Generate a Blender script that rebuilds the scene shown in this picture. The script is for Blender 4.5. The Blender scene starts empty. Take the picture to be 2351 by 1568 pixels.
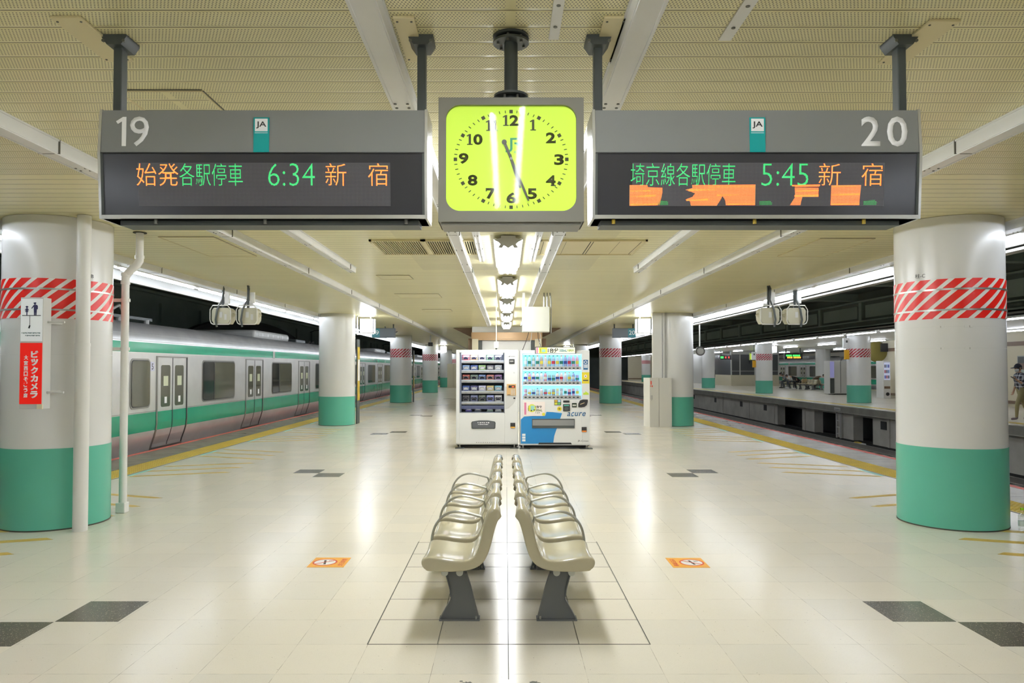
import bpy, bmesh, math, random
from mathutils import Vector, Matrix
PI = math.pi
R = math.radians
random.seed(7)
SC = bpy.context.scene
COL = SC.collection

# ------------------------------------------------------------------ camera, world, exposure
CAM_H = 1.56
cam_d = bpy.data.cameras.new('camera')
cam_d.sensor_width = 36.0
cam_d.lens = 1676.0 * 36.0 / 2351.0
cam_d.shift_x = 14.5 / 2351.0
cam_d.shift_y = 20.0 / 2351.0
cam_d.clip_start = 0.05
cam_d.clip_end = 300
cam = bpy.data.objects.new('camera', cam_d)
COL.objects.link(cam)
cam.location = (0, 0, CAM_H)
cam.rotation_euler = (R(90 + 1.4), 0, 0)
SC.camera = cam

world = bpy.data.worlds.new('world')
SC.world = world
world.use_nodes = True
world.node_tree.nodes['Background'].inputs[0].default_value = (0.9, 0.95, 1.0, 1)
world.node_tree.nodes['Background'].inputs[1].default_value = 0.08
SC.view_settings.view_transform = 'Standard'
SC.view_settings.look = 'None'
SC.view_settings.gamma = 1.0
SC.view_settings.use_curve_mapping = False
SC.view_settings.exposure = 0.36
SC.cycles.use_denoising = True
SC.cycles.max_bounces = 10
SC.cycles.diffuse_bounces = 5
SC.cycles.glossy_bounces = 4
SC.cycles.transmission_bounces = 6
SC.cycles.transparent_max_bounces = 8
SC.cycles.caustics_reflective = False
SC.cycles.caustics_refractive = False
SC.cycles.sample_clamp_indirect = 6.0
SC.cycles.use_adaptive_sampling = True
SC.cycles.adaptive_threshold = 0.03

TUBE_CENTRE = 56.0
TUBE_EDGE = 34.0
BOX_LIGHT = 9.0

# ------------------------------------------------------------------ material helpers
MATS = {}
def srgb(r, g, b):
    def c(v):
        v = v / 255.0
        return v / 12.92 if v <= 0.04045 else ((v + 0.055) / 1.055) ** 2.4
    return (c(r), c(g), c(b), 1.0)

def mat(name, col=(0.8, 0.8, 0.8, 1), rough=0.5, metal=0.0, spec=0.5, emit=None, es=0.0, coat=0.0, trans=0.0, ior=1.45, alpha=1.0):
    m = bpy.data.materials.new(name)
    m.use_nodes = True
    b = m.node_tree.nodes['Principled BSDF']
    b.inputs['Base Color'].default_value = col
    b.inputs['Roughness'].default_value = rough
    b.inputs['Metallic'].default_value = metal
    b.inputs['Specular IOR Level'].default_value = spec
    b.inputs['Coat Weight'].default_value = coat
    b.inputs['Transmission Weight'].default_value = trans
    b.inputs['IOR'].default_value = ior
    b.inputs['Alpha'].default_value = alpha
    if emit is not None:
        b.inputs['Emission Color'].default_value = emit
        b.inputs['Emission Strength'].default_value = es
    MATS[name] = m
    return m

class NT:
    """small helper for node maths"""
    def __init__(s, m):
        s.m = m; s.t = m.node_tree; s.b = s.t.nodes['Principled BSDF']
    def n(s, typ, **kw):
        nd = s.t.nodes.new(typ)
        for k, v in kw.items(): setattr(nd, k, v)
        return nd
    def link(s, a, b): s.t.links.new(a, b)
    def put(s, sock, v):
        if isinstance(v, (int, float)): sock.default_value = v
        elif isinstance(v, tuple): sock.default_value = v
        else: s.link(v, sock)
    def op(s, o, a, b=0.0, c=0.0):
        nd = s.n('ShaderNodeMath', operation=o)
        s.put(nd.inputs[0], a); s.put(nd.inputs[1], b)
        if o in ('WRAP', 'SMOOTH_MIN', 'COMPARE', 'MULTIPLY_ADD'): s.put(nd.inputs[2], c)
        return nd.outputs[0]
    def obj(s):
        tc = s.n('ShaderNodeTexCoord')
        sx = s.n('ShaderNodeSeparateXYZ')
        s.link(tc.outputs['Object'], sx.inputs[0])
        return sx.outputs[0], sx.outputs[1], sx.outputs[2], tc.outputs['Object']
    def mix(s, f, a, b):
        nd = s.n('ShaderNodeMix', data_type='RGBA')
        s.put(nd.inputs[0], f); s.put(nd.inputs[6], a); s.put(nd.inputs[7], b)
        return nd.outputs[2]
    def noise(s, vec, scale, detail=2.0, rough=0.5):
        nd = s.n('ShaderNodeTexNoise')
        s.link(vec, nd.inputs['Vector']); nd.inputs['Scale'].default_value = scale
        nd.inputs['Detail'].default_value = detail; nd.inputs['Roughness'].default_value = rough
        return nd.outputs['Fac']
    def ramp(s, v, a, b):          # linear 0..1 between a and b
        nd = s.n('ShaderNodeMapRange')
        s.put(nd.inputs[0], v); nd.inputs[1].default_value = a; nd.inputs[2].default_value = b
        return nd.outputs[0]
    def combine(s, x, y, z):
        nd = s.n('ShaderNodeCombineXYZ'); s.put(nd.inputs[0], x); s.put(nd.inputs[1], y); s.put(nd.inputs[2], z)
        return nd.outputs[0]

def noisy(name, c1, c2, scale=6.0, rough=0.5, metal=0.0, spec=0.5, bump=0.0, detail=3.0, rvar=0.0):
    m = mat(name, c1, rough, metal, spec)
    t = NT(m)
    x, y, z, v = t.obj()
    f = t.ramp(t.noise(v, scale, detail), 0.3, 0.7)
    t.link(t.mix(f, c1, c2), t.b.inputs['Base Color'])
    if rvar:
        t.put(t.b.inputs['Roughness'], t.op('ADD', rough, t.op('MULTIPLY', f, rvar)))
    if bump:
        bn = t.n('ShaderNodeBump'); bn.inputs['Strength'].default_value = bump; bn.inputs['Distance'].default_value = 0.01
        t.link(t.noise(v, scale * 6, 3), bn.inputs['Height']); t.link(bn.outputs[0], t.b.inputs['Normal'])
    return m

# --- ceiling boards
def make_ceiling_mat(name, c_board, perf=True):
    m = mat(name, c_board, 0.30, 0.0, 0.5)
    t = NT(m); x, y, z, v = t.obj()
    P = 0.1505
    yb = t.op('DIVIDE', t.op('SUBTRACT', y, 2.986), P)
    fy = t.op('FRACT', t.op('ADD', yb, 100.0))
    idx = t.op('FLOOR', t.op('ADD', yb, 100.0))
    edge = t.op('MINIMUM', fy, t.op('SUBTRACT', 1.0, fy))
    joint = t.op('LESS_THAN', edge, 0.030)
    if perf:
        pitch_x, pitch_y = 0.0150, P / 10.0
        row = t.op('FLOOR', t.op('MULTIPLY', fy, 10.0))
        sh = t.op('MULTIPLY', t.op('MODULO', row, 2.0), 0.5)
        ux = t.op('FRACT', t.op('ADD', t.op('ADD', t.op('DIVIDE', x, pitch_x), sh), 1000.0))
        uy = t.op('FRACT', t.op('MULTIPLY', fy, 10.0))
        dx = t.op('SUBTRACT', ux, 0.5); dy = t.op('SUBTRACT', uy, 0.5)
        d2 = t.op('ADD', t.op('MULTIPLY', dx, dx), t.op('MULTIPLY', dy, dy))
        hole = t.op('LESS_THAN', d2, 0.052)
        inb = t.op('GREATER_THAN', edge, 0.09)
        near = t.op('LESS_THAN', y, 5.55)
        mid = t.op('MULTIPLY', t.op('LESS_THAN', t.op('ABSOLUTE', x), 1.25), t.op('LESS_THAN', y, 11.0))
        seam = t.op('GREATER_THAN', t.op('ABSOLUTE', t.op('SUBTRACT', x, 0.02)), 0.02)
        zone = t.op('MULTIPLY', t.op('MAXIMUM', near, mid), seam)
        hole = t.op('MULTIPLY', t.op('MULTIPLY', hole, inb), zone)
    else:
        hole = 0.0
    wn = t.n('ShaderNodeTexWhiteNoise', noise_dimensions='2D')
    t.link(t.combine(t.op('FLOOR', t.op('DIVIDE', x, 3.6)), idx, 0.0), wn.inputs['Vector'])
    var = t.op('MULTIPLY', wn.outputs['Value'], 0.35)
    stain = t.ramp(t.noise(v, 0.8, 4.0), 0.35, 0.75)
    c2 = (c_board[0] * 0.86, c_board[1] * 0.86, c_board[2] * 0.80, 1)
    base = t.mix(t.op('MINIMUM', t.op('ADD', var, t.op('MULTIPLY', stain, 0.45)), 1.0), c_board, c2)
    base = t.mix(joint, base, (c_board[0] * 0.32, c_board[1] * 0.30, c_board[2] * 0.24, 1))
    base = t.mix(hole, base, (0.05, 0.048, 0.035, 1))
    t.link(base, t.b.inputs['Base Color'])
    bn = t.n('ShaderNodeBump'); bn.inputs['Strength'].default_value = 0.5; bn.inputs['Distance'].default_value = 0.006
    t.link(t.op('MINIMUM', t.op('MULTIPLY', edge, 8.0), 1.0), bn.inputs['Height'])
    t.link(bn.outputs[0], t.b.inputs['Normal'])
    return m
M_CEIL = make_ceiling_mat('ceiling_boards', (0.755, 0.70, 0.42, 1))
M_CEILP = make_ceiling_mat('ceiling_boards_plain', (0.755, 0.70, 0.42, 1), False)

# --- floor tiles
def make_floor_mat(name, ca, cb, px=0.3965, py=0.4008, ox=0.015, oy=4.164, joint=0.0030):
    m = mat(name, ca, 0.2, 0.0, 0.30)
    t = NT(m); x, y, z, v = t.obj()
    ux = t.op('ADD', t.op('DIVIDE', t.op('SUBTRACT', x, ox), px), 200.0)
    uy = t.op('ADD', t.op('DIVIDE', t.op('SUBTRACT', y, oy), py), 200.0)
    fx = t.op('FRACT', ux); fy = t.op('FRACT', uy)
    ex = t.op('MULTIPLY', t.op('MINIMUM', fx, t.op('SUBTRACT', 1.0, fx)), px)
    ey = t.op('MULTIPLY', t.op('MINIMUM', fy, t.op('SUBTRACT', 1.0, fy)), py)
    jn = t.ramp(t.noise(v, 9.0, 3.0), 0.42, 0.60)         # joints fade in and out
    j = t.op('LESS_THAN', t.op('MINIMUM', ex, ey), t.op('MULTIPLY', joint * 0.5, 1.0))
    wn = t.n('ShaderNodeTexWhiteNoise', noise_dimensions='2D')
    t.link(t.combine(t.op('FLOOR', ux), t.op('FLOOR', uy), 0.0), wn.inputs['Vector'])
    base = t.mix(wn.outputs['Value'], ca, cb)
    spk = t.n('ShaderNodeTexVoronoi'); spk.inputs['Scale'].default_value = 150.0
    t.link(v, spk.inputs['Vector'])
    sp = t.op('LESS_THAN', spk.outputs['Distance'], 0.22)
    spn = t.op('MULTIPLY', t.op('MULTIPLY', sp, t.op('LESS_THAN', t.op('FRACT', t.op('MULTIPLY', t.noise(v, 70.0, 0.0), 17.0)), 0.45)), 0.45)
    base = t.mix(spn, base, (ca[0] * 0.55, ca[1] * 0.52, ca[2] * 0.42, 1))
    dk = t.n('ShaderNodeTexVoronoi'); dk.inputs['Scale'].default_value = 22.0; t.link(v, dk.inputs['Vector'])
    dks = t.op('MULTIPLY', t.op('LESS_THAN', dk.outputs['Distance'], 0.055), t.op('GREATER_THAN', t.noise(v, 5.0, 1.0), 0.52))
    base = t.mix(t.op('MULTIPLY', dks, 0.75), base, (0.12, 0.10, 0.07, 1))
    grime = t.ramp(t.noise(v, 0.6, 5.0, 0.6), 0.40, 0.8)
    base = t.mix(t.op('MULTIPLY', grime, 0.22), base, (ca[0] * 0.75, ca[1] * 0.70, ca[2] * 0.58, 1))
    base = t.mix(t.op('MULTIPLY', j, t.op('ADD', 0.12, t.op('MULTIPLY', jn, 0.5))), base, (0.20, 0.17, 0.12, 1))
    t.link(base, t.b.inputs['Base Color'])
    rv = t.op('ADD', 0.185, t.op('MULTIPLY', t.noise(v, 3.0, 4.0), 0.05))
    t.link(t.op('ADD', rv, t.op('MULTIPLY', j, 0.02)), t.b.inputs['Roughness'])
    bn = t.n('ShaderNodeBump'); bn.inputs['Strength'].default_value = 0.05; bn.inputs['Distance'].default_value = 0.004
    t.link(t.noise(v, 14.0, 3.0), bn.inputs['Height']); t.link(bn.outputs[0], t.b.inputs['Normal'])
    return m
M_FLOOR = make_floor_mat('floor_tiles', (0.77, 0.715, 0.60, 1), (0.72, 0.68, 0.585, 1))

def make_speckled(name, c1, c2, scale, thr, rough):
    m = mat(name, c1, rough)
    t = NT(m); x, y, z, v = t.obj()
    vo = t.n('ShaderNodeTexVoronoi'); vo.inputs['Scale'].default_value = scale; t.link(v, vo.inputs['Vector'])
    f = t.op('LESS_THAN', vo.outputs['Distance'], thr)
    f2 = t.op('MULTIPLY', f, t.ramp(t.noise(v, scale * 0.4, 1.0), 0.45, 0.6))
    t.link(t.mix(f2, c1, c2), t.b.inputs['Base Color'])
    return m
M_DARKTILE = make_speckled('dark_terrazzo', (0.085, 0.075, 0.052, 1), (0.55, 0.5, 0.4, 1), 120, 0.24, 0.22)
M_EDGESTONE = noisy('edge_stone', (0.19, 0.165, 0.12, 1), (0.27, 0.235, 0.175, 1), 3.0, 0.24, spec=0.08)
M_YELLOW = noisy('tactile_yellow', (0.60, 0.42, 0.03, 1), (0.50, 0.36, 0.05, 1), 2.0, 0.45)
M_LINE = noisy('floor_line_ochre', (0.52, 0.34, 0.05, 1), (0.62, 0.44, 0.10, 1), 3.0, 0.4)
M_RED = noisy('edge_red', (0.75, 0.08, 0.05, 1), (0.65, 0.12, 0.08, 1), 1.5, 0.4)
M_TEAL_LINE = mat('teal_line', (0.25, 0.62, 0.52, 1), 0.4)
M_JOINT = mat('dark_joint', (0.05, 0.05, 0.035, 1), 0.6)

# --- stripes of the hazard band: red and white slanting round the column
def make_hazard(name, red, white, period, slope, r=0.49, duty=0.66):
    m = mat(name, red, 0.3, 0, 0.5)
    t = NT(m); x, y, z, v = t.obj()
    a = t.op('MULTIPLY', t.op('ARCTAN2', x, t.op('MULTIPLY', y, -1.0)), r)
    s = t.op('SUBTRACT', a, t.op('MULTIPLY', z, slope))
    f = t.op('LESS_THAN', t.op('FRACT', t.op('ADD', t.op('DIVIDE', s, period), 50.0)), duty)
    t.link(t.mix(f, white, red), t.b.inputs['Base Color'])
    bn = t.n('ShaderNodeBump'); bn.inputs['Strength'].default_value = 0.15; bn.inputs['Distance'].default_value = 0.004
    t.link(t.noise(v, 25.0, 2.0), bn.inputs['Height']); t.link(bn.outputs[0], t.b.inputs['Normal'])
    return m
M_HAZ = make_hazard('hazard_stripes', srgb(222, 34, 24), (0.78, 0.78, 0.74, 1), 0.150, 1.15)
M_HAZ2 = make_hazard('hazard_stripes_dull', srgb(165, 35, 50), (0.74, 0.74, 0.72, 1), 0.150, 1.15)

M_COL = noisy('column_cream', (0.72, 0.715, 0.69, 1), (0.68, 0.68, 0.665, 1), 1.2, 0.22, spec=0.5, bump=0.03)
M_GREEN = noisy('column_green', (0.105, 0.415, 0.305, 1), (0.115, 0.45, 0.33, 1), 1.0, 0.25, spec=0.5)
M_WHITE = mat('white_paint', (0.80, 0.80, 0.78, 1), 0.35)
M_WPIPE = mat('white_pipe', (0.74, 0.735, 0.70, 1), 0.3)
M_RAIL = noisy('rail_aluminium', (0.76, 0.76, 0.75, 1), (0.70, 0.70, 0.69, 1), 2.0, 0.35, metal=0.05)
M_BOLT = mat('bolt_dark', (0.16, 0.16, 0.14, 1), 0.5, 0.5)
M_BEIGE = noisy('beige_panel', (0.66, 0.58, 0.34, 1), (0.62, 0.55, 0.33, 1), 1.0, 0.45)
M_DKGREY = mat('dark_grey_metal', srgb(72, 77, 76), 0.45, 0.0)
M_SIGNGREY = noisy('sign_grey', srgb(136, 138, 139), srgb(130, 132, 131), 1.5, 0.3, spec=0.6)
M_SIGNEDGE = mat('sign_edge_silver', (0.62, 0.62, 0.60, 1), 0.25, 0.6)
M_BLACK = mat('black_plastic', (0.03, 0.03, 0.032, 1), 0.35)
M_DISPLAY = mat('display_black', (0.045, 0.045, 0.052, 1), 0.18, 0, 0.6)
M_TEAL = mat('line_teal', srgb(28, 160, 160), 0.35)
M_SIGNWHITE = mat('sign_white', (0.82, 0.82, 0.82, 1), 0.4, emit=(1, 1, 1, 1), es=0.06)
M_INK = mat('ink_black', (0.02, 0.02, 0.022, 1), 0.5)
M_CLOCKFRAME = mat('clock_frame', srgb(120, 118, 108), 0.4)
M_CLOCKFACE = mat('clock_face', srgb(196, 226, 76), 0.55, emit=srgb(200, 240, 72), es=0.50)
M_CLOCKINK = mat('clock_ink', srgb(78, 80, 40), 0.5)
M_HAND = mat('clock_hand', srgb(85, 88, 66), 0.4)
M_LOGO = mat('logo_green', srgb(96, 190, 120), 0.5)
M_CLEAR = mat('clear_cover', (1, 1, 1, 1), 0.015, 0, 0.5, trans=1.0, ior=1.45)
M_SEAT = noisy('seat_beige', (0.43, 0.385, 0.265, 1), (0.40, 0.365, 0.255, 1), 3.0, 0.12, spec=0.6)
M_LEG = mat('bench_leg_grey', srgb(108, 110, 110), 0.45)
M_TUBE = mat('grey_tube', (0.42, 0.42, 0.38, 1), 0.28, 0.7)
M_CAP = mat('cap_white', (0.66, 0.67, 0.60, 1), 0.4)
M_STEEL = noisy('train_steel', (0.74, 0.73, 0.72, 1), (0.66, 0.655, 0.65, 1), 2.5, 0.30, metal=0.6, spec=0.5)
M_ROOF = noisy('train_roof', (0.56, 0.55, 0.54, 1), (0.46, 0.45, 0.45, 1), 2.5, 0.4, metal=0.5)
M_TGREEN = noisy('train_green', (0.015, 0.31, 0.18, 1), (0.015, 0.28, 0.165, 1), 2.0, 0.22)
M_TGLASS = mat('train_glass', (0.10, 0.10, 0.075, 1), 0.05, 0, 0.6)
M_TGLASS2 = mat('train_glass_dark', (0.03, 0.032, 0.03, 1), 0.05, 0, 0.7)
M_RUBBER_SHADE = mat('rubber_and_shade_black', (0.02, 0.02, 0.02, 1), 0.5)  # black for rubber parts and for painted shade in wall openings
M_DARK = noisy('dark_concrete', (0.13, 0.155, 0.14, 1), (0.18, 0.21, 0.19, 1), 0.6, 0.7)
M_DARKGREEN = noisy('girder_green', (0.34, 0.43, 0.39, 1), (0.42, 0.50, 0.46, 1), 0.8, 0.6)
M_CONC = noisy('concrete', (0.62, 0.60, 0.54, 1), (0.46, 0.445, 0.40, 1), 1.3, 0.8, bump=0.3, detail=5)
M_CONCLIP = noisy('concrete_lip', (0.34, 0.33, 0.28, 1), (0.25, 0.24, 0.21, 1), 1.6, 0.7, bump=0.2)
M_BALLAST = noisy('ballast', (0.05, 0.05, 0.045, 1), (0.015, 0.015, 0.015, 1), 9.0, 0.9, bump=0.8)
M_RAILSTEEL = mat('rail_steel', (0.35, 0.34, 0.32, 1), 0.3, 0.8)
M_CREAM = noisy('cream_wall', (0.66, 0.60, 0.44, 1), (0.62, 0.57, 0.43, 1), 0.8, 0.4)
M_BROWN = mat('brown_trim', (0.20, 0.13, 0.085, 1), 0.45)
M_BRONZE = mat('bronze_fascia', (0.44, 0.29, 0.16, 1), 0.32, 0.3)
M_GREY = mat('mid_grey', (0.42, 0.42, 0.40, 1), 0.4)
M_LGREY = mat('light_grey', (0.60, 0.60, 0.58, 1), 0.4)
M_LOUVRE = mat('louvre_black', (0.015, 0.015, 0.012, 1), 0.8)
M_TUBE_C = mat('tube_centre', (1, 1, 1, 1), 0.5, emit=(0.94, 0.97, 1.0, 1), es=TUBE_CENTRE)
M_TUBE_E = mat('tube_edge', (1, 1, 1, 1), 0.5, emit=(0.84, 0.90, 1.0, 1), es=TUBE_EDGE)
M_BOXL = mat('box_diffuser', (1, 1, 1, 1), 0.5, emit=(0.88, 0.92, 1.0, 1), es=BOX_LIGHT)
M_REFL = mat('reflector_white', (0.88, 0.88, 0.86, 1), 0.3)
M_VEND = mat('vending_white', (0.77, 0.77, 0.755, 1), 0.28)
M_VENDIN = mat('vending_inner', (0.25, 0.28, 0.36, 1), 0.5)
def make_thin_glass(name, refl=0.9):
    m = bpy.data.materials.new(name); m.use_nodes = True; t = m.node_tree
    t.nodes.remove(t.nodes['Principled BSDF']); out = t.nodes['Material Output']
    tr = t.nodes.new('ShaderNodeBsdfTransparent'); gl = t.nodes.new('ShaderNodeBsdfGlossy'); gl.inputs['Roughness'].default_value = 0.05
    fr = t.nodes.new('ShaderNodeFresnel'); fr.inputs['IOR'].default_value = 1.21
    mx = t.nodes.new('ShaderNodeMixShader'); t.links.new(fr.outputs[0], mx.inputs[0]); t.links.new(tr.outputs[0], mx.inputs[1]); t.links.new(gl.outputs[0], mx.inputs[2])
    t.links.new(mx.outputs[0], out.inputs[0]); MATS[name] = m; return m
M_GLASS = make_thin_glass('thin_glass')
def make_pet(name):
    m = make_thin_glass(name); t = m.node_tree
    mx = [n for n in t.nodes if n.type == 'MIX_SHADER'][0]
    for l in list(mx.inputs[0].links): t.links.remove(l)
    mx.inputs[0].default_value = 0.16
    return m
M_VBLUE = mat('vending_blue', srgb(40, 128, 190), 0.3)
M_VLIGHT = mat('vending_backlight', (0.55, 0.8, 0.95, 1), 0.5, emit=(0.16, 0.52, 1.0, 1), es=0.85)
M_VSTRIP = mat('vending_light_strip', (1, 1, 1, 1), 0.5, emit=(0.62, 0.84, 1.0, 1), es=3.2)
M_VSTRIP2 = mat('snack_light_strip', (1, 1, 1, 1), 0.5, emit=(0.85, 0.9, 1.0, 1), es=14.0)
M_GREEN_REDBOX = mat('ad_red', srgb(228, 30, 18), 0.35, emit=srgb(228, 25, 12), es=0.25)
M_ADWHITE = mat('ad_white', (0.82, 0.84, 0.84, 1), 0.35, emit=(0.9, 0.95, 1, 1), es=0.12)
M_FIGURE = mat('figure_navy', srgb(50, 48, 90), 0.5)
M_ORANGE = noisy('sticker_orange', srgb(236, 170, 50), srgb(228, 160, 48), 8, 0.35)
M_STRED = mat('sticker_red', srgb(205, 70, 40), 0.4)
M_FLOOD = mat('camera_cream', (0.52, 0.50, 0.38, 1), 0.45)
M_SKIN = mat('skin', (0.50, 0.30, 0.20, 1), 0.5)
M_HAIR = mat('hair_black', (0.012, 0.011, 0.011, 1), 0.5)

def make_dots(name, off, on, pitch, rad, es, glow=None):
    """LED dots on a square grid; off = panel between the dots"""
    m = mat(name, off, 0.25)
    t = NT(m); x, y, z, v = t.obj()
    dx = t.op('SUBTRACT', t.op('FRACT', t.op('ADD', t.op('DIVIDE', x, pitch), 500.0)), 0.5)
    dz = t.op('SUBTRACT', t.op('FRACT', t.op('ADD', t.op('DIVIDE', z, pitch), 500.0)), 0.5)
    d2 = t.op('ADD', t.op('MULTIPLY', dx, dx), t.op('MULTIPLY', dz, dz))
    f = t.op('LESS_THAN', d2, rad * rad)
    t.link(t.mix(f, off, on), t.b.inputs['Base Color'])
    if es > 0:
        t.link(t.mix(f, glow or off, on), t.b.inputs['Emission Color'])
        t.b.inputs['Emission Strength'].default_value = es
    return m
LEDP = 0.00567
M_LEDOFF = make_dots('led_grid', (0.065, 0.062, 0.075, 1), (0.24, 0.24, 0.25, 1), LEDP, 0.27, 0)
M_LEDGREEN = make_dots('led_green', (0.01, 0.12, 0.03, 1), (0.07, 0.80, 0.22, 1), LEDP, 0.40, 1.1, glow=(0.0, 0.16, 0.03, 1))
M_LEDORANGE = make_dots('led_orange', (0.5, 0.04, 0.01, 1), (1.0, 0.40, 0.08, 1), LEDP, 0.38, 1.6, glow=(0.85, 0.05, 0.01, 1))
M_LEDSMEAR = make_dots('led_orange_soft', (0.3, 0.05, 0.01, 1), (1.0, 0.42, 0.16, 1), LEDP, 0.34, 0.8, glow=(0.55, 0.07, 0.02, 1))
M_LEDDIMGREEN = make_dots('led_green_soft', (0.03, 0.05, 0.03, 1), (0.15, 0.62, 0.25, 1), LEDP, 0.28, 0.7, glow=(0.01, 0.03, 0.01, 1))

def colmat(key, rgb, rough=0.4, es=0.0):
    k = 'c_' + key
    if k not in MATS:
        c = srgb(*rgb)
        mat(k, c, rough, emit=c if es else None, es=es)
    return MATS[k]

# ------------------------------------------------------------------ mesh builder
class MB:
    def __init__(s): s.v = []; s.f = []; s.fm = []; s.mats = []
    def mi(s, m):
        if m not in s.mats: s.mats.append(m)
        return s.mats.index(m)
    def raw(s, vs, fs, m):
        o = len(s.v); s.v += [tuple(p) for p in vs]; k = s.mi(m)
        for f in fs: s.f.append(tuple(i + o for i in f)); s.fm.append(k)
        return s
    def box(s, x0, y0, z0, x1, y1, z1, m):
        if x0 > x1: x0, x1 = x1, x0
        if y0 > y1: y0, y1 = y1, y0
        if z0 > z1: z0, z1 = z1, z0
        vs = [(x0,y0,z0),(x1,y0,z0),(x1,y1,z0),(x0,y1,z0),(x0,y0,z1),(x1,y0,z1),(x1,y1,z1),(x0,y1,z1)]
        return s.raw(vs, [(0,3,2,1),(4,5,6,7),(0,1,5,4),(1,2,6,5),(2,3,7,6),(3,0,4,7)], m)
    def prism(s, poly, plane, a, b, m):
        """poly in 'xz' (a..b along y), 'yz' (along x) or 'xy' (along z)"""
        area = sum(poly[i][0]*poly[(i+1)%len(poly)][1]-poly[(i+1)%len(poly)][0]*poly[i][1] for i in range(len(poly)))
        P = list(poly) if area > 0 else list(poly)[::-1]
        n = len(P)
        if plane == 'xz': mk = lambda p, t: (p[0], t, p[1])
        elif plane == 'yz': mk = lambda p, t: (t, p[0], p[1])
        else: mk = lambda p, t: (p[0], p[1], t)
        if a > b: a, b = b, a
        vs = [mk(p, a) for p in P] + [mk(p, b) for p in P]
        lo = tuple(range(n)); hi = tuple(range(n, 2*n))
        sides = [(i, (i+1) % n, n+(i+1) % n, n+i) for i in range(n)]
        if plane == 'xz': fs = [lo, hi[::-1]] + [q[::-1] for q in sides]
        else: fs = [lo[::-1], hi] + sides
        return s.raw(vs, fs, m)
    def cyl(s, c, r, h, axis, m, seg=20, r2=None, a0=0.0):
        r2 = r if r2 is None else r2
        vs = []
        for k, rr in ((0, r), (1, r2)):
            for i in range(seg):
                a = a0 + 2*PI*i/seg; p, q = rr*math.cos(a), rr*math.sin(a)
                t = h*k
                if axis == 'z': vs.append((c[0]+p, c[1]+q, c[2]+t))
                elif axis == 'y': vs.append((c[0]+q, c[1]+t, c[2]+p))
                else: vs.append((c[0]+t, c[1]+p, c[2]+q))
        fs = [tuple(range(seg))[::-1], tuple(range(seg, 2*seg))]
        fs += [(i, (i+1) % seg, seg+(i+1) % seg, seg+i) for i in range(seg)]
        return s.raw(vs, fs, m)
    def ring(s, c, ro, ri, h, axis, m, seg=32):
        vs = []
        for (rr, t) in ((ro, 0), (ro, h), (ri, h), (ri, 0)):
            for i in range(seg):
                a = 2*PI*i/seg; p, q = rr*math.cos(a), rr*math.sin(a)
                if axis == 'z': vs.append((c[0]+p, c[1]+q, c[2]+t))
                elif axis == 'y': vs.append((c[0]+q, c[1]+t, c[2]+p))
                else: vs.append((c[0]+t, c[1]+p, c[2]+q))
        fs = []
        for k in range(4):
            o, o2 = k*seg, ((k+1) % 4)*seg
            for i in range(seg):
                j = (i+1) % seg; fs.append((o+i, o+j, o2+j, o2+i))
        return s.raw(vs, fs, m)
    def lathe(s, prof, m, seg=24, c=(0,0,0)):
        vs = []; n = len(prof)
        for (r, z) in prof:
            for i in range(seg):
                a = 2*PI*i/seg; vs.append((c[0]+r*math.cos(a), c[1]+r*math.sin(a), c[2]+z))
        fs = []
        for k in range(n-1):
            for i in range(seg):
                j = (i+1) % seg; fs.append((k*seg+i, k*seg+j, (k+1)*seg+j, (k+1)*seg+i))
        fs.append(tuple(range(seg))[::-1]); fs.append(tuple(range((n-1)*seg, n*seg)))
        return s.raw(vs, fs, m)
    def tube(s, pts, r, m, seg=8, flat=1.0):
        pts = [Vector(p) for p in pts]; n = len(pts); vs = []; prev = None
        for i, p in enumerate(pts):
            d = (pts[min(i+1, n-1)] - pts[max(i-1, 0)]).normalized()
            if prev is None:
                up = Vector((0, 0, 1)) if abs(d.z) < 0.9 else Vector((0, 1, 0))
                u = d.cross(up).normalized()
            else:
                u = (prev - d * prev.dot(d)).normalized()
            w = d.cross(u); prev = u
            rr = r[i] if isinstance(r, (list, tuple)) else r
            for k in range(seg):
                a = 2*PI*k/seg
                vs.append(tuple(p + u*rr*math.cos(a)*flat + w*rr*math.sin(a)))
        fs = [tuple(range(seg))[::-1], tuple(range((n-1)*seg, n*seg))]
        for i in range(n-1):
            for k in range(seg):
                j = (k+1) % seg; fs.append((i*seg+k, i*seg+j, (i+1)*seg+j, (i+1)*seg+k))
        return s.raw(vs, fs, m)
    def mesh(s, name):
        me = bpy.data.meshes.new(name)
        me.from_pydata(s.v, [], s.f)
        for m in s.mats: me.materials.append(m)
        me.polygons.foreach_set('material_index', s.fm)
        me.polygons.foreach_set('use_smooth', [True]*len(s.f))
        me.update()
        bm = bmesh.new(); bm.from_mesh(me); bmesh.ops.recalc_face_normals(bm, faces=bm.faces); bm.to_mesh(me); bm.free()
        me.set_sharp_from_angle(angle=R(35))
        return me
    def build(s, name, parent=None, loc=(0,0,0), rot=(0,0,0), bevel=0.0, seg=2, kind=None):
        o = bpy.data.objects.new(name, s.mesh(name)); COL.objects.link(o)
        o.location = loc; o.rotation_euler = rot
        if parent is not None: o.parent = parent
        if kind: o['kind'] = kind
        if bevel > 0:
            b = o.modifiers.new('bevel', 'BEVEL'); b.width = bevel; b.segments = seg; b.limit_method = 'ANGLE'; b.angle_limit = R(40)
            b.harden_normals = False
        return o

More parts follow.
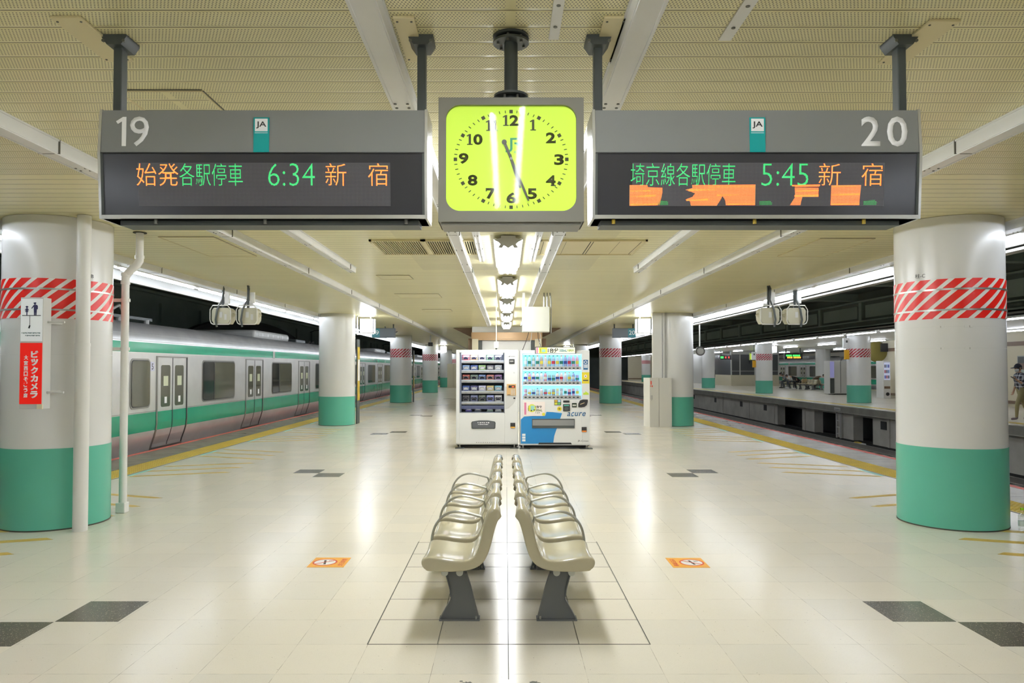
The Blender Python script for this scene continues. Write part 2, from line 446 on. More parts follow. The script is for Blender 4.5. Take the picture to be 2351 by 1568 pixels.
def thing(name, label, cat, loc=(0,0,0), rotz=0.0, group=None):
    o = bpy.data.objects.new(name, None); COL.objects.link(o)
    o.empty_display_size = 0.1
    o.location = loc; o.rotation_euler = (0, 0, rotz)
    return tag(o, label, cat, group)
def tag(o, label, cat, group=None, kind='thing'):
    o['label'] = label; o['category'] = cat; o['kind'] = kind
    if group: o['group'] = group
    return o
def kids(o): return CH.get(o.name, [])
def dup(root, loc, rotz=None, label=None, group=None):
    r = root.copy(); COL.objects.link(r); r.location = loc
    if rotz is not None: r.rotation_euler = (0, 0, rotz)
    if label: r['label'] = label
    if group: r['group'] = group
    for ch in list(root.children):
        c = ch.copy(); COL.objects.link(c); c.parent = r
        for g in list(ch.children):
            d = g.copy(); COL.objects.link(d); d.parent = c
    return r
_O1 = ['first','second','third','fourth','fifth','sixth','seventh','eighth','ninth','tenth','eleventh','twelfth','thirteenth','fourteenth','fifteenth','sixteenth','seventeenth','eighteenth','nineteenth']
ORD = _O1 + ['twentieth'] + ['twenty-'+w for w in _O1[:9]] + ['thirtieth'] + ['thirty-'+w for w in _O1[:9]]

def text_mesh(body, m, ext=0.002, offset=0.0, shear=0.0, spacing=1.0):
    cu = bpy.data.curves.new('lettering', 'FONT'); cu.body = body; cu.extrude = ext; cu.offset = offset; cu.shear = shear
    cu.space_character = spacing; cu.resolution_u = 3
    o = bpy.data.objects.new('lettering', cu); COL.objects.link(o)
    bpy.context.view_layer.update()
    me = bpy.data.meshes.new_from_object(o.evaluated_get(bpy.context.evaluated_depsgraph_get()))
    bpy.data.objects.remove(o); bpy.data.curves.remove(cu)
    me.materials.clear(); me.materials.append(m)
    return me
def print_marks(n, m, x0, x1, z0, z1, y, parent):
    """a line of small print too fine to read in the photo: short strokes"""
    b = MB(); p = (x1-x0)/n
    for i in range(n):
        w = p*(0.72 if i % 3 else 0.5); b.box(x0+i*p, y-0.001, z0 + (z1-z0)*(0.0 if i % 2 else 0.2), x0+i*p+w, y, z1, m)
    return b.build('printed_line', parent)
def fit_text(body, m, x0, x1, z0, z1, y, parent, name='lettering', ext=0.002, offset=0.0, shear=0.0, keep=False, flip=False, spacing=1.0):
    """text standing in the XZ plane, facing -Y, stretched to fill the rectangle"""
    me = text_mesh(body, m, 0.0, offset, shear, spacing)
    xs = [v.co.x for v in me.vertices]; ys = [v.co.y for v in me.vertices]
    if not xs: return None
    ax, bx, ay, by = min(xs), max(xs), min(ys), max(ys)
    sx = (x1-x0)/max(bx-ax, 1e-6); sz = (z1-z0)/max(by-ay, 1e-6)
    if keep: sx = sz = min(sx, sz)
    cx = (x0+x1)/2 - (ax+bx)/2*sx if keep else x0-ax*sx
    for v in me.vertices:
        px, pz = v.co.x*sx + cx, (v.co.y-ay)*sz + z0
        v.co = (px, 0.0, pz)
    # thickness
    bm = bmesh.new(); bm.from_mesh(me)
    r = bmesh.ops.extrude_face_region(bm, geom=list(bm.faces))
    for e in r['geom']:
        if isinstance(e, bmesh.types.BMVert): e.co.y -= ext
    bmesh.ops.recalc_face_normals(bm, faces=bm.faces)
    bm.to_mesh(me); bm.free()
    o = bpy.data.objects.new(name, me); COL.objects.link(o); o.location = (0, y, 0)
    if parent is not None: o.parent = parent
    return o

# ================================================================== SETTING
CEIL = 3.04
Y0, Y1 = -8.0, 98.0
def struct(o): o['kind'] = 'structure'; return o

# floor of the platform: tiles to |X|=5.53, tactile strip, stone edge, red line
b = MB()
b.box(-5.53, Y0, -0.30, 5.53, Y1, 0.0, M_FLOOR)
for s in (-1, 1):
    b.box(s*5.53, Y0, -0.30, s*5.95, Y1, 0.001, M_YELLOW)
    b.box(s*5.95, Y0, -0.30, s*6.64, Y1, 0.0, M_EDGESTONE)
    b.box(s*6.64, Y0, -0.30, s*6.76, Y1, 0.0005, M_RED)
    b.box(s*5.495, Y0, 0.0, s*5.515, Y1, 0.0012, M_JOINT)
    # stone joints
    for k in range(0, 60):
        y = -1.0 + k*0.9
        b.box(s*5.96, y, 0.0, s*6.63, y+0.006, 0.0008, M_JOINT)
# dark terrazzo tiles set in the floor, diagonal pairs
TX, TY = 0.3965, 0.4008
for (xa, ya) in ((2.385, 4.53), (2.775, 4.13)):
    for s in (-1, 1):
        x0 = xa + (0.0 if s > 0 else 0.0)
        b.box(s*x0, ya, 0.0, s*(x0+0.388), ya+0.392, 0.0010, M_DARKTILE)
for base in (10.5, 23.6, 36.6):
    for (xa, ya) in ((2.775, base+0.38), (2.385, base)):
        for s in (-1, 1):
            b.box(s*xa, ya, 0.0, s*(xa+0.385), ya+0.382, 0.0010, M_DARKTILE)
for base in (17.15, 30.2):
    for (xa, ya) in ((2.80, base), (2.42, base+0.5)):
        for s in (-1, 1):
            b.box(s*xa, ya, 0.0, s*(xa+0.385), ya+0.40, 0.0010, M_DARKTILE)
# wide black joints round the patch of tiles the benches stand on
for x in (-0.781, 0.816): b.box(x-0.003, 4.160, 0, x+0.003, 6.6, 0.0012, M_JOINT)
b.box(0.012, 3.7, 0, 0.017, 9.6, 0.0010, M_JOINT)
b.box(-0.781, 4.160, 0, 0.816, 4.166, 0.0012, M_JOINT)
for x in (-0.386, 0.415): b.box(x-0.0018, 4.16, 0, x+0.0018, 6.3, 0.0010, M_JOINT)
for k in range(1, 7): b.box(-0.781, 4.164+0.4008*k-0.0015, 0, 0.816, 4.164+0.4008*k+0.0015, 0.0010, M_JOINT)
# queue lines: triples fanning out to the tactile strip, one set per train door
for s in (-1, 1):
    for c in (7.40, 12.20, 17.10, 22.00, 26.90, 31.8, 36.7):
        for k in range(6):
            y = c + 1.42 - 0.53*k
            dy = 0.42 if k < 3 else -0.42
            w = 0.052
            p = [(s*4.12, y-w*0.3), (s*4.20, y-w), (s*5.40, y+dy-w), (s*5.40, y+dy+w), (s*4.22, y+w)]
            b.prism(p, 'xy', 0.0, 0.0011, M_LINE)
        p = [(s*5.42, c-1.6), (s*5.475, c-1.6), (s*5.475, c-0.9), (s*5.42, c-0.9)]
        b.prism(p, 'xy', 0.0, 0.0011, M_TEAL_LINE)
        p = [(s*5.42, c+0.9), (s*5.475, c+0.9), (s*5.475, c+1.6), (s*5.42, c+1.6)]
        b.prism(p, 'xy', 0.0, 0.0011, M_TEAL_LINE)
# worn spots where the finish has flaked off
random.seed(3)
def splat(cx, cy, r):
    p = []
    for i in range(22):
        a = 2*PI*i/22; rr = r*(0.45 + 0.75*random.random()); p.append((cx+rr*math.cos(a)*1.2, cy+rr*math.sin(a)*0.9))
    b.prism(p, 'xy', 0.0, 0.0009, M_BOLT)
splat(-0.188, 3.655, 0.022); splat(0.145, 3.655, 0.024); splat(-0.22, 3.675, 0.008); splat(0.17, 3.64, 0.010)
floor = struct(b.build('floor'))

# domes of the tactile strips
b = MB()
def dome_rows(s, ya, yb, px):
    y = ya
    while y < yb:
        for k in range(7):
            x = s*(5.53 + 0.03 + k*0.06)
            r = 0.017
            vs = []; seg = 6
            for i in range(seg):
                a = 2*PI*i/seg; vs.append((x+r*math.cos(a), y+r*math.sin(a), 0.001))
            for i in range(seg):
                a = 2*PI*i/seg; vs.append((x+r*0.55*math.cos(a), y+r*0.55*math.sin(a), 0.006))
            fs = [(i, (i+1) % seg, seg+(i+1) % seg, seg+i) for i in range(seg)] + [tuple(range(seg, 2*seg))]
            b.raw(vs, fs, M_YELLOW)
        y += px
dome_rows(1, 5.5, 22.0, 0.06)
dome_rows(-1, 8.5, 22.0, 0.06)
o = b.build('tactile_paving'); struct(o)

# ceiling slab
b = MB()
b.box(-5.60, Y0, CEIL, 5.60, Y1, CEIL+0.12, M_CEIL)
struct(b.build('ceiling'))

# fascia boards along both edges of the ceiling
for s, nm in ((-1, 'trim_1'), (1, 'trim_2')):
    b = MB()
    zf = 2.91 if s > 0 else 3.0
    b.box(s*5.62, Y0, zf, s*5.66, Y1, 3.30, M_LGREY)
    if s > 0: b.box(s*5.66, Y0, 2.86, s*5.80, Y1, 2.89, M_GREY)
    else: b.box(s*5.86, Y0, 2.90, s*5.92, Y1, 2.93, M_LGREY); b.box(s*5.87, Y0, 2.93, s*5.88, Y1, 3.2, M_GREY)
    struct(b.build(nm))

# track beds, far walls, tunnel roof
b = MB()
b.box(-11.2, Y0, -1.6, -6.3, Y1, -1.42, M_BALLAST)
b.box(6.3, Y0, -1.6, 14.6, Y1, -1.42, M_BALLAST)
struct(b.build('ground'))
b = MB()
for s in (-1, 1): b.box(s*6.30, Y0, -1.5, s*6.45, Y1, -0.30, M_CONC)
struct(b.build('wall_platform_base'))
b = MB()
b.box(-11.2, Y0, -1.5, -11.0, Y1, 4.9, M_DARK)
b.box(-11.0, Y0, 2.60, -10.75, Y1, 2.72, M_DARKGREEN)
b.box(-11.0, Y0, 3.85, -10.80, Y1, 3.93, M_DARKGREEN)
b.box(-10.98, Y0, 1.9, -10.94, Y1, 3.85, M_DARKGREEN)
for k in range(30):
    y = 8 + k*3.0
    b.box(-10.98, y, 2.62, -10.86, y+0.16, 3.6, M_DARKGREEN)
struct(b.build('wall_left'))
# arched recess in the tunnel wall, its darkness made as a black panel
arc = [(31.5 + 7.6*math.cos(PI*i/28), 2.2 + 1.35*math.sin(PI*i/28)) for i in range(29)]
b = MB(); b.prism(arc, 'yz', -10.93, -10.72, M_RUBBER_SHADE)
struct(b.build('wall_arch'))
b = MB()
b.box(-11.2, Y0, 4.8, -5.7, Y1, 4.95, M_DARK)
b.box(5.7, Y0, 4.4, 13.9, Y1, 4.55, M_DARK)
for k in range(18):
    y = 2 + k*5.2
    b.box(5.7, y, 4.15, 13.7, y+0.4, 4.4, M_DARKGREEN)
    b.box(-11.0, y, 4.5, -5.7, y+0.4, 4.8, M_DARKGREEN)
struct(b.build('ceiling_tunnel'))
b = MB()
for s in (-1, 1): b.box(s*5.66, Y0, 3.16, s*5.9, Y1, 4.5, M_DARK)
struct(b.build('wall_above_edge'))
# closing walls
b = MB(); b.box(-11.2, Y1, -1.6, 31.0, Y1+0.2, 5, M_DARK); struct(b.build('wall_far'))
b = MB(); b.box(-11.2, Y0-0.2, -1.6, 31.0, Y0, 5, M_DARK); struct(b.build('wall_back'))

# rails and sleepers of both tracks on the right and the one on the left
def track(nm, xc, label):
    t = thing(nm, label, 'railway track', (xc, 0, -1.42))
    b = MB()
    for s in (-1, 1):
        x = s*0.5335
        b.box(x-0.065, Y0, 0.12, x+0.065, Y1, 0.14, M_RAILSTEEL)
        b.box(x-0.012, Y0, 0.14, x+0.012, Y1, 0.24, M_RAILSTEEL)
        b.box(x-0.034, Y0, 0.24, x+0.034, Y1, 0.285, M_RAILSTEEL)
    b.build('rail', t)
    b = MB()
    for k in range(130): b.box(-1.0, 6+k*0.62, 0.0, 1.0, 6.22+k*0.62, 0.12, M_CONC)
    b.build('sleeper', t, kind='stuff')
    return t
track('railway_track', 12.05, 'track below the opposite platform with a worn steel rail and concrete sleepers')
track('railway_track', 8.25, 'empty track directly below the right platform edge')
track('railway_track', -8.38, 'track underneath the green striped train')

# ------------------------------------------------ opposite platform
PX = 13.78
b = MB()
b.box(PX+0.9, Y0, -0.25, 27.1, Y1, 0.0, M_FLOOR)
b.box(PX+0.5, Y0, -0.25, PX+0.9, Y1, 0.001, M_YELLOW)
b.box(PX+0.08, Y0, -0.25, PX+0.5, Y1, 0.0, M_FLOOR)
b.box(PX, Y0, -0.25, PX+0.08, Y1, 0.0, M_CONCLIP)
b.box(25.9, Y0, 0, 26.3, Y1, 0.001, M_YELLOW)
struct(b.build('floor_opposite'))
b = MB()
WX = 14.35
gaps = [(28.6, 30.2), (31.6, 34.0), (35.4, 38.6)]
edges = [8.0] + [v for g in gaps for v in g] + [Y1]
for i in range(0, len(edges), 2):
    b.box(WX, edges[i], -1.5, WX+0.4, edges[i+1], -0.25, M_CONC)
b.box(WX+0.02, 28.4, -0.42, WX+0.38, 39, -0.25, M_CONC)
b.box(WX+0.9, 8, -1.5, WX+1.1, Y1, -0.25, M_RUBBER_SHADE); b.box(WX+0.4, 8, -1.5, WX+0.9, Y1, -1.41, M_RUBBER_SHADE)  # black backing: the shade behind the openings is put into the colour
for y in (27.55, 40.2, 44.3, 49.8, 55.5, 62.0, 68.0, 75): b.box(WX-0.02, y, -0.78, WX+0.05, y+0.42, -0.47, M_RUBBER_SHADE)  # square holes as black blocks, their inner shade painted
for y in (27.3, 31.1, 35.0, 39.0, 43.0, 48.2): b.box(WX-0.04, y, -1.5, WX, y+0.12, -0.25, M_CONC)
b.box(PX-0.04, Y0, -0.25, PX, Y1, -0.02, M_CONCLIP)
b.box(PX-0.04, Y0, -0.27, WX, Y1, -0.25, M_CONC)
struct(b.build('wall_opposite_base'))
b = MB()
b.box(13.55, Y0, CEIL-0.02, 31, Y1, CEIL+0.1, M_WHITE)
struct(b.build('ceiling_opposite'))
# dark girder above the opposite platform edge, framed in panels
b = MB()
b.box(13.55, Y0, 3.05, 13.85, Y1, 4.5, M_DARK)
for z in (3.10, 3.30, 4.05): b.box(13.38, Y0, z, 13.55, Y1, z+0.05, M_DARKGREEN)
for k in range(26):
    y = 6 + k*3.6
    b.box(13.47, y, 3.35, 13.55, y+0.22, 4.05, M_DARKGREEN)
    b.box(13.52, y+0.45, 3.45, 13.55, y+3.4, 3.92, M_DARKGREEN)
b.box(13.30, Y0, 2.985, 13.62, Y1, 3.04, M_GREY)
b.box(13.30, Y0, 2.93, 13.36, Y1, 2.985, M_RUBBER_SHADE)
struct(b.build('wall_girder'))
b = MB(); b.box(30.8, Y0, -1.6, 31.0, Y1, 5, M_CREAM); struct(b.build('wall_right'))
b = MB(); b.box(27.1, Y0, -1.6, 30.8, Y1, -1.42, M_BALLAST); b.box(27.0, Y0, -1.5, 27.1, Y1, -0.25, M_CONC); struct(b.build('ground_opposite'))

# stair enclosures of the opposite platform
b = MB()
b.box(20.46, 24.0, 0, 25.0, 39.6, CEIL-0.02, M_CREAM)
b.box(20.40, 23.95, 0.12, 20.46, 39.35, 0.24, M_BROWN)
b.box(20.43, 27.5, 0.24, 20.46, 27.78, 2.9, M_BROWN)
b.box(20.42, 23.95, 2.45, 20.46, 39.35, 2.62, M_BROWN)
for y in (30.9, 33.4, 36.2): b.box(20.445, y, 0.24, 20.46, y+0.03, 2.45, M_BROWN)
struct(b.build('wall_stair_enclosure'))
b = MB()
b.box(19.85, 72, 0, 22.2, 80, CEIL-0.02, M_LGREY)
b.box(19.80, 71.9, 0.05, 22.2, 72.0, 2.55, M_DKGREY)
for k in range(18): b.box(19.80, 71.86, 0.10+k*0.135, 22.2, 71.9, 0.17+k*0.135, M_GREY)
struct(b.build('wall_shutter'))

# bright box and bronze beam of the lift shaft behind the vending machines
b = MB()
YK = 26.0
b.box(-1.20, YK, 2.83, 1.28, YK+4, CEIL-0.005, M_LGREY)
b.box(-1.22, YK-0.06, 2.60, 1.30, YK+4, 2.83, M_BRONZE)
b.box(-1.20, YK, 0, -0.98, YK+4, 2.60, M_CREAM)
b.box(1.04, YK, 0, 1.28, YK+4, 2.60, M_CREAM)
b.box(-0.98, YK+0.15, 0, 1.04, YK+4, 2.60, M_WHITE)
b.box(-0.98, YK+0.05, 0, -0.84, YK+0.15, 2.55, M_DKGREY)
b.box(0.90, YK+0.05, 0, 1.04, YK+0.15, 2.55, M_DKGREY)
b.box(-0.98, YK-0.02, 2.55, 1.04, YK+0.15, 2.60, M_BRONZE)
b.box(-1.34, YK+0.2, 0, -1.20, YK+4, 2.62, M_BROWN)
b.box(1.28, YK+0.2, 0, 1.45, YK+4, 2.62, M_BROWN)
struct(b.build('wall_lift_shaft'))
b = MB()
b.prism([(-1.95, CEIL-0.002), (-1.22, CEIL-0.002), (-1.22, 2.72), (-1.30, 2.72)], 'xz', YK+1, YK+1.2, M_BROWN)
b.prism([(1.34, CEIL-0.002), (1.34, 2.72), (1.42, 2.72), (2.05, CEIL-0.002)], 'xz', YK+1, YK+1.2, M_BROWN)
struct(b.build('beam'))
b = MB(); b.box(15.6, 93, 0, 30.8, 93.2, CEIL-0.03, M_CREAM); b.box(15.6, 92.97, 0.15, 30.8, 93.0, 0.27, M_BROWN); struct(b.build('wall_opposite_end'))
# far closing wall of our platform
b = MB(); b.box(-5.5, 88, 0, 5.5, 88.2, CEIL, M_CREAM); struct(b.build('wall_platform_end'))

# ------------------------------------------------ cable rails under the ceiling (aluminium ducts)
def rail_duct(x0, x1, ya, yb, depth, label, screws=True, step=1.2, group=None):
    t = thing('cable_duct', label, 'cable duct', ((x0+x1)/2, ya, CEIL), 0, group)
    w = abs(x1-x0)/2; L = yb-ya
    b = MB()
    b.box(-w, 0, -depth, w, L, -0.0005, M_RAIL)
    b.box(-w-0.008, 0, -0.012, w+0.008, L, -0.0005, M_RAIL)
    b.box(-w+0.006, 0, -depth-0.006, -w+0.016, L, -depth, M_RAIL)
    b.box(w-0.016, 0, -depth-0.006, w-0.006, L, -depth, M_RAIL)
    b.build('duct_body', t, bevel=0.0)
    s = MB(); y = 0.25
    while y < min(L, 16):
        for sx in (-1, 1):
            s.cyl((sx*w*0.55, y, -depth-0.004), 0.008, 0.005, 'z', M_BOLT, 8)
            s.cyl((sx*w*0.55, y+0.06, -depth-0.004), 0.008, 0.005, 'z', M_BOLT, 8)
        y += step
    s.build('screw', t)
    j = MB(); y = 1.7
    while y < min(L, 30):
        j.box(-w-0.010, y, -depth-0.002, w+0.010, y+0.006, -0.001, M_BOLT)
        y += 3.0
    if j.v: j.build('joint', t)
    return t
rail_duct(-0.615, -0.495, -6, 24.5, 0.075, 'white aluminium cable duct on the ceiling left of the clock')
rail_duct(0.505, 0.625, -6, 24.5, 0.075, 'white aluminium cable duct on the ceiling right of the clock')
rail_duct(-3.02, -2.90, -6, 88, 0.09, 'long cable duct passing behind the left departure sign')
rail_duct(2.92, 3.04, -6, 88, 0.09, 'long cable duct passing behind the right departure sign')
rail_duct(-2.30, -2.20, 5.6, 10.7, 0.075, 'short cable duct ending below the left departure sign')
rail_duct(1.88, 1.98, 5.6, 10.7, 0.075, 'short cable duct ending below the right departure sign')
rail_duct(-5.30, -5.06, -6, 88, 0.085, 'wide grey duct beam along the ceiling edge above the train')
rail_duct(5.06, 5.30, -6, 88, 0.085, 'wide grey duct beam along the ceiling edge above the empty track')
rail_duct(-0.36, -0.29, 7.2, 9.9, 0.03, 'short slotted mounting rail left of the nearest centre lamp', step=0.5)
rail_duct(0.33, 0.40, 7.2, 9.9, 0.03, 'short slotted mounting rail right of the nearest centre lamp', step=0.5)
# short screwed straps near the camera
def strap(label, p, w):
    t = thing('ceiling_strap', label, 'ceiling strap', (p[0][0], p[0][1], CEIL))
    d = Vector((p[1][0]-p[0][0], p[1][1]-p[0][1], 0)); L = d.length; u = d.normalized(); n = Vector((-u.y, u.x, 0))*w/2
    b = MB(); q = [(-n).to_tuple()[:2], (d-n).to_tuple()[:2], (d+n).to_tuple()[:2], n.to_tuple()[:2]]
    b.prism(q, 'xy', -0.008, -0.0005, M_RAIL); b.build('strap_plate', t)
    s = MB()
    for f in (0.12, 0.30, 0.5, 0.8, 0.95):
        c = d*f; s.cyl((c.x, c.y, -0.011), 0.009, 0.004, 'z', M_BOLT, 8)
    s.build('screw', t)
strap('short white screwed strap on the ceiling right of the clock pole', [(0.215, 3.24), (0.215, 2.2)], 0.045)
strap('slim white screwed strap on the ceiling above the right departure sign', [(0.985, 3.25), (0.985, 2.2)], 0.055)
# smooth beige cover plates
def cover(label, x0, x1, ya, yb, z=0.012):
    t = thing('ceiling_cover_plate', label, 'ceiling plate', ((x0+x1)/2, ya, CEIL), 0)
    w = abs(x1-x0)/2
    b = MB(); b.box(-w, 0, -z, w, yb-ya, -0.0005, M_BEIGE); b.build('plate', t, bevel=0.002)
    s = MB()
    for sx in (-1, 1):
        for yy in (0.03, (yb-ya)-0.03): s.cyl((sx*(w-0.015), yy, -z-0.003), 0.005, 0.003, 'z', M_BOLT, 8)
    s.build('screw', t)
cover('smooth beige ceiling plate beside the outer post of the left departure sign', -1.915, -1.785, 3.03, 3.47)
cover('smooth beige ceiling plate beside the outer post of the right departure sign', 1.80, 1.93, 3.06, 3.50)
cover('smooth beige ceiling plate beside the inner post of the left departure sign', -0.475, -0.385, 3.03, 3.47)
cover('smooth beige ceiling plate beside the inner post of the right departure sign', 0.415, 0.515, 3.03, 3.47)
cover('small beige plate on the ceiling behind the top of the clock', -0.09, 0.13, 3.98, 4.12)
cover('small white plate on the ceiling below the clock', -0.25, -0.04, 7.0, 7.15)
def hatch(label, x0, x1, ya, yb):
    t = thing('ceiling_hatch', label, 'ceiling hatch', ((x0+x1)/2, ya, CEIL)); w = (x1-x0)/2; L = yb-ya
    b = MB(); b.box(-w, 0, -0.006, w, L, -0.0005, M_CEIL if ya < 5 else M_CEILP); b.build('hatch_panel', t)
    f = MB()
    for (a0, c0, a1, c1) in ((-w-0.012, -0.012, w+0.012, 0), (-w-0.012, L, w+0.012, L+0.012), (-w-0.012, 0, -w, L), (w, 0, w+0.012, L)):
        f.box(a0, c0, -0.010, a1, c1, -0.0005, M_BEIGE)
    f.box(-w-0.016, -0.018, -0.004, w+0.016, -0.012, -0.0006, M_BOLT); f.box(w+0.012, 0, -0.004, w+0.018, L, -0.0006, M_BOLT)
    f.build('hatch_frame', t)
hatch('square access hatch in the perforated ceiling above the left departure sign', -2.06, -1.63, 3.86, 4.95)
hatch('access hatch in the plain ceiling left of the short duct under the left departure sign', -3.9, -3.3, 8.2, 9.6)
hatch('small access hatch in the ceiling between the left vent and the far columns', -2.05, -1.55, 11.6, 12.1)
hatch('access hatch in the ceiling above the camera pair on the right', 3.6, 4.2, 8.3, 9.6)
hatch('small hatch in the ceiling farther along than the one before it on the left', -2.2, -1.35, 14.5, 15.3)
hatch('thin hatch in the ceiling just before the lift shaft on the left', -2.1, -1.4, 18.4, 19.0)

# louvred vent (left) and closed four-panel vent (right)
t = thing('ceiling_vent', 'black louvred air vent in a beige frame left of the centre lamps', 'vent', (-1.577, 8.36, CEIL))
W, L = 1.245, 1.03
b = MB(); b.box(0.02, 0.02, -0.006, W-0.02, L-0.02, -0.001, M_LOUVRE); b.build('vent_throat', t)
b = MB()
for (a0, c0, a1, c1) in ((0, 0, W, 0.03), (0, L-0.03, W, L), (0, 0, 0.03, L), (W-0.03, 0, W, L), (W*0.5-0.03, 0, W*0.5+0.03, L)):
    b.box(a0, c0, -0.022, a1, c1, -0.001, M_BEIGE)
b.build('vent_frame', t)
b = MB(); n = 44
for k in range(n):
    x = 0.03 + (W-0.06)*(k+0.5)/n
    if abs(x-W*0.5) < 0.035: continue
    b.box(x-0.0045, 0.03, -0.020, x+0.0045, L-0.03, -0.007, M_BEIGE)
b.build('vent_slat', t)
t = thing('ceiling_vent', 'closed beige air vent of four flat panels right of the centre lamps', 'vent', (0.395, 8.38, CEIL))
b = MB(); b.box(0.02, 0.02, -0.010, W-0.02, L-0.02, -0.001, M_BEIGE); b.build('vent_panel', t)
b = MB()
for (a0, c0, a1, c1) in ((0, 0, W, 0.02), (0, L-0.02, W, L), (0, 0, 0.025, L), (W-0.025, 0, W, L)):
    b.box(a0, c0, -0.022, a1, c1, -0.001, M_BEIGE)
b.build('vent_frame', t)
b = MB()
for x, w in ((0.045, 0.006), (W*0.25, 0.003), (W*0.5-0.03, 0.010), (W*0.5+0.004, 0.008), (W*0.75, 0.003), (W-0.06, 0.006)):
    b.box(x, 0.02, -0.0115, x+w, L-0.02, -0.010, M_LOUVRE)
b.build('vent_gap', t)

# ------------------------------------------------ centre fluorescent fixtures (four tubes, crown-shaped ends)
def make_fixture():
    t = thing('fluorescent_lamp', 'x', 'ceiling lamp', (0, 0, 0)); L = 2.28
    b = MB()
    b.box(-0.065, 0, -0.05, 0.065, L, 0.0, M_REFL)
    b.prism([(-0.165, -0.035), (-0.150, -0.022), (-0.065, -0.05), (0.065, -0.05), (0.150, -0.022), (0.165, -0.035), (0.09, -0.085), (-0.09, -0.085)], 'xz', 0.01, L-0.01, M_REFL)
    b.build('reflector', t)
    crown = [(-0.082, 0.0), (0.082, 0.0), (0.082, -0.025), (0.145, -0.04), (0.085, -0.095), (0.115, -0.135), (0.065, -0.135), (0.048, -0.11), (0.0, -0.138),
             (-0.048, -0.11), (-0.065, -0.135), (-0.115, -0.135), (-0.085, -0.095), (-0.145, -0.04), (-0.082, -0.025)]
    for y in (-0.012, L):
        b = MB(); b.prism(crown, 'xz', y, y+0.012, M_GREY); b.build('end_plate', t)
    for x, z in ((-0.118, -0.075), (-0.04, -0.112), (0.04, -0.112), (0.118, -0.075)):
        b = MB(); b.cyl((x, 0.04, z), 0.0165, L-0.08, 'y', M_TUBE_C, 10); b.build('fluorescent_tube', t)
    return t
fix0 = make_fixture()
FIX_X = 0.028
n = 0
for k, y in enumerate((8.07, 11.72, 15.37, 19.02, 22.67)):
    lab = 'white four-tube lamp on the ceiling, %s in the centre row behind the clock' % ORD[k]
    if k == 0:
        fix0.location = (FIX_X, y, CEIL-0.012); fix0['label'] = lab; fix0['group'] = 'four-tube lamps along the ceiling centre'
    else: dup(fix0, (FIX_X, y, CEIL-0.012), label=lab)
dup(fix0, (FIX_X, 4.42, CEIL-0.012), label='white four-tube lamp hidden right behind the station clock')
rr = dup(fix0, (-0.03, 0.14, CEIL-0.012), label='white two-tube lamp above the camera, mirrored in the clock glass')
for ch in [c for c in rr.children if c.name.startswith('fluorescent_tube')][::2]: bpy.data.objects.remove(ch)
dup(fix0, (-0.03, -3.5, CEIL-0.012), label='white four-tube lamp behind the camera')

# ------------------------------------------------ edge tube lamps
def make_edge(mirror=1):
    t = thing('tube_lamp', 'x', 'tube lamp', (0, 0, 0), 0, 'tube lamps along the platform edges'); L = 2.42
    b = MB(); b.box(-0.045, 0, -0.05, 0.045, L, 0.0, M_REFL); b.build('lamp_housing', t)
    b = MB(); b.cyl((0, 0.03, -0.072), 0.019, L-0.06, 'y', M_TUBE_E, 8); b.build('fluorescent_tube', t)
    return t
e0 = make_edge(); first = True
for s, side in ((-1, 'left'), (1, 'right')):
    for k in range(35):
        y = -5.4 + 2.6*k
        if y > 84: break
        if k < 3: lab = 'tube lamp on the %s edge of the ceiling, %s behind the camera' % ('train' if s < 0 else 'empty track', ['farthest','second','nearest'][min(k,2)])
        else: lab = 'tube lamp over the %s, %s in line from the near end' % ('train side edge' if s < 0 else 'empty track edge', ORD[max(0, k-3)])
        if first: e0.location = (s*5.40, y, CEIL-0.02); e0['label'] = lab; first = False
        else: dup(e0, (s*5.40, y, CEIL-0.02), label=lab)
for line, x in (('near edge', 14.35), ('middle', 19.0), ('back edge', 24.9)):
    for k in range(27 if line == 'near edge' else 13):
        y = 20 + (2.75 if line == 'near edge' else 5.5)*k
        if x > 20 and y < 41: continue
        dup(e0, (x, y, CEIL-0.02), label='tube lamp over the opposite platform, %s in its %s line' % (ORD[k], line))

# ------------------------------------------------ square light boxes beside the columns
def light_box(x, y, z, label, s):
    t = thing('light_box', label, 'light box', (x, y, z))
    b = MB()
    w, d, h = 0.19, 0.17, 0.20
    for (px, py) in ((-w, -d), (w, -d), (-w, d), (w, d)): b.box(px-0.012, py-0.012, -h, px+0.012, py+0.012, h, M_DKGREY)
    for zz in (-h, h):
        b.box(-w, -d-0.012, zz-0.012, w, -d+0.012, zz+0.012, M_LGREY); b.box(-w, d-0.012, zz-0.012, w, d+0.012, zz+0.012, M_LGREY)
        b.box(-w-0.012, -d, zz-0.012, -w+0.012, d, zz+0.012, M_LGREY); b.box(w-0.012, -d, zz-0.012, w+0.012, d, zz+0.012, M_LGREY)
    b.build('box_frame', t)
    b = MB(); b.box(-w+0.006, -d+0.006, -h+0.006, w-0.006, d-0.006, h-0.006, M_BOXL); b.build('diffuser', t)
    b = MB(); top = CEIL - z
    b.box(-0.30*1, -0.02, top-0.03, 0.30, 0.02, top-0.002, M_GREY)
    b.box(s*0.29-0.015, -0.02, -h-0.05, s*0.29+0.015, 0.02, top, M_GREY); b.box(s*-0.1, -0.015, h, s*-0.07, 0.015, top, M_GREY)
    b.box(min(0, s*0.29), -0.015, -h-0.05, max(0, s*0.29), 0.015, -h-0.02, M_GREY)
    b.build('bracket', t)
light_box(-3.90, 20.6, 2.745, 'glowing white box lamp beside the second left column', -1)
light_box(3.88, 20.6, 2.745, 'glowing white box lamp beside the cabinet column on the right', 1)
light_box(-3.96, 46.4, 2.745, 'glowing white box lamp beside the fourth left column', -1)
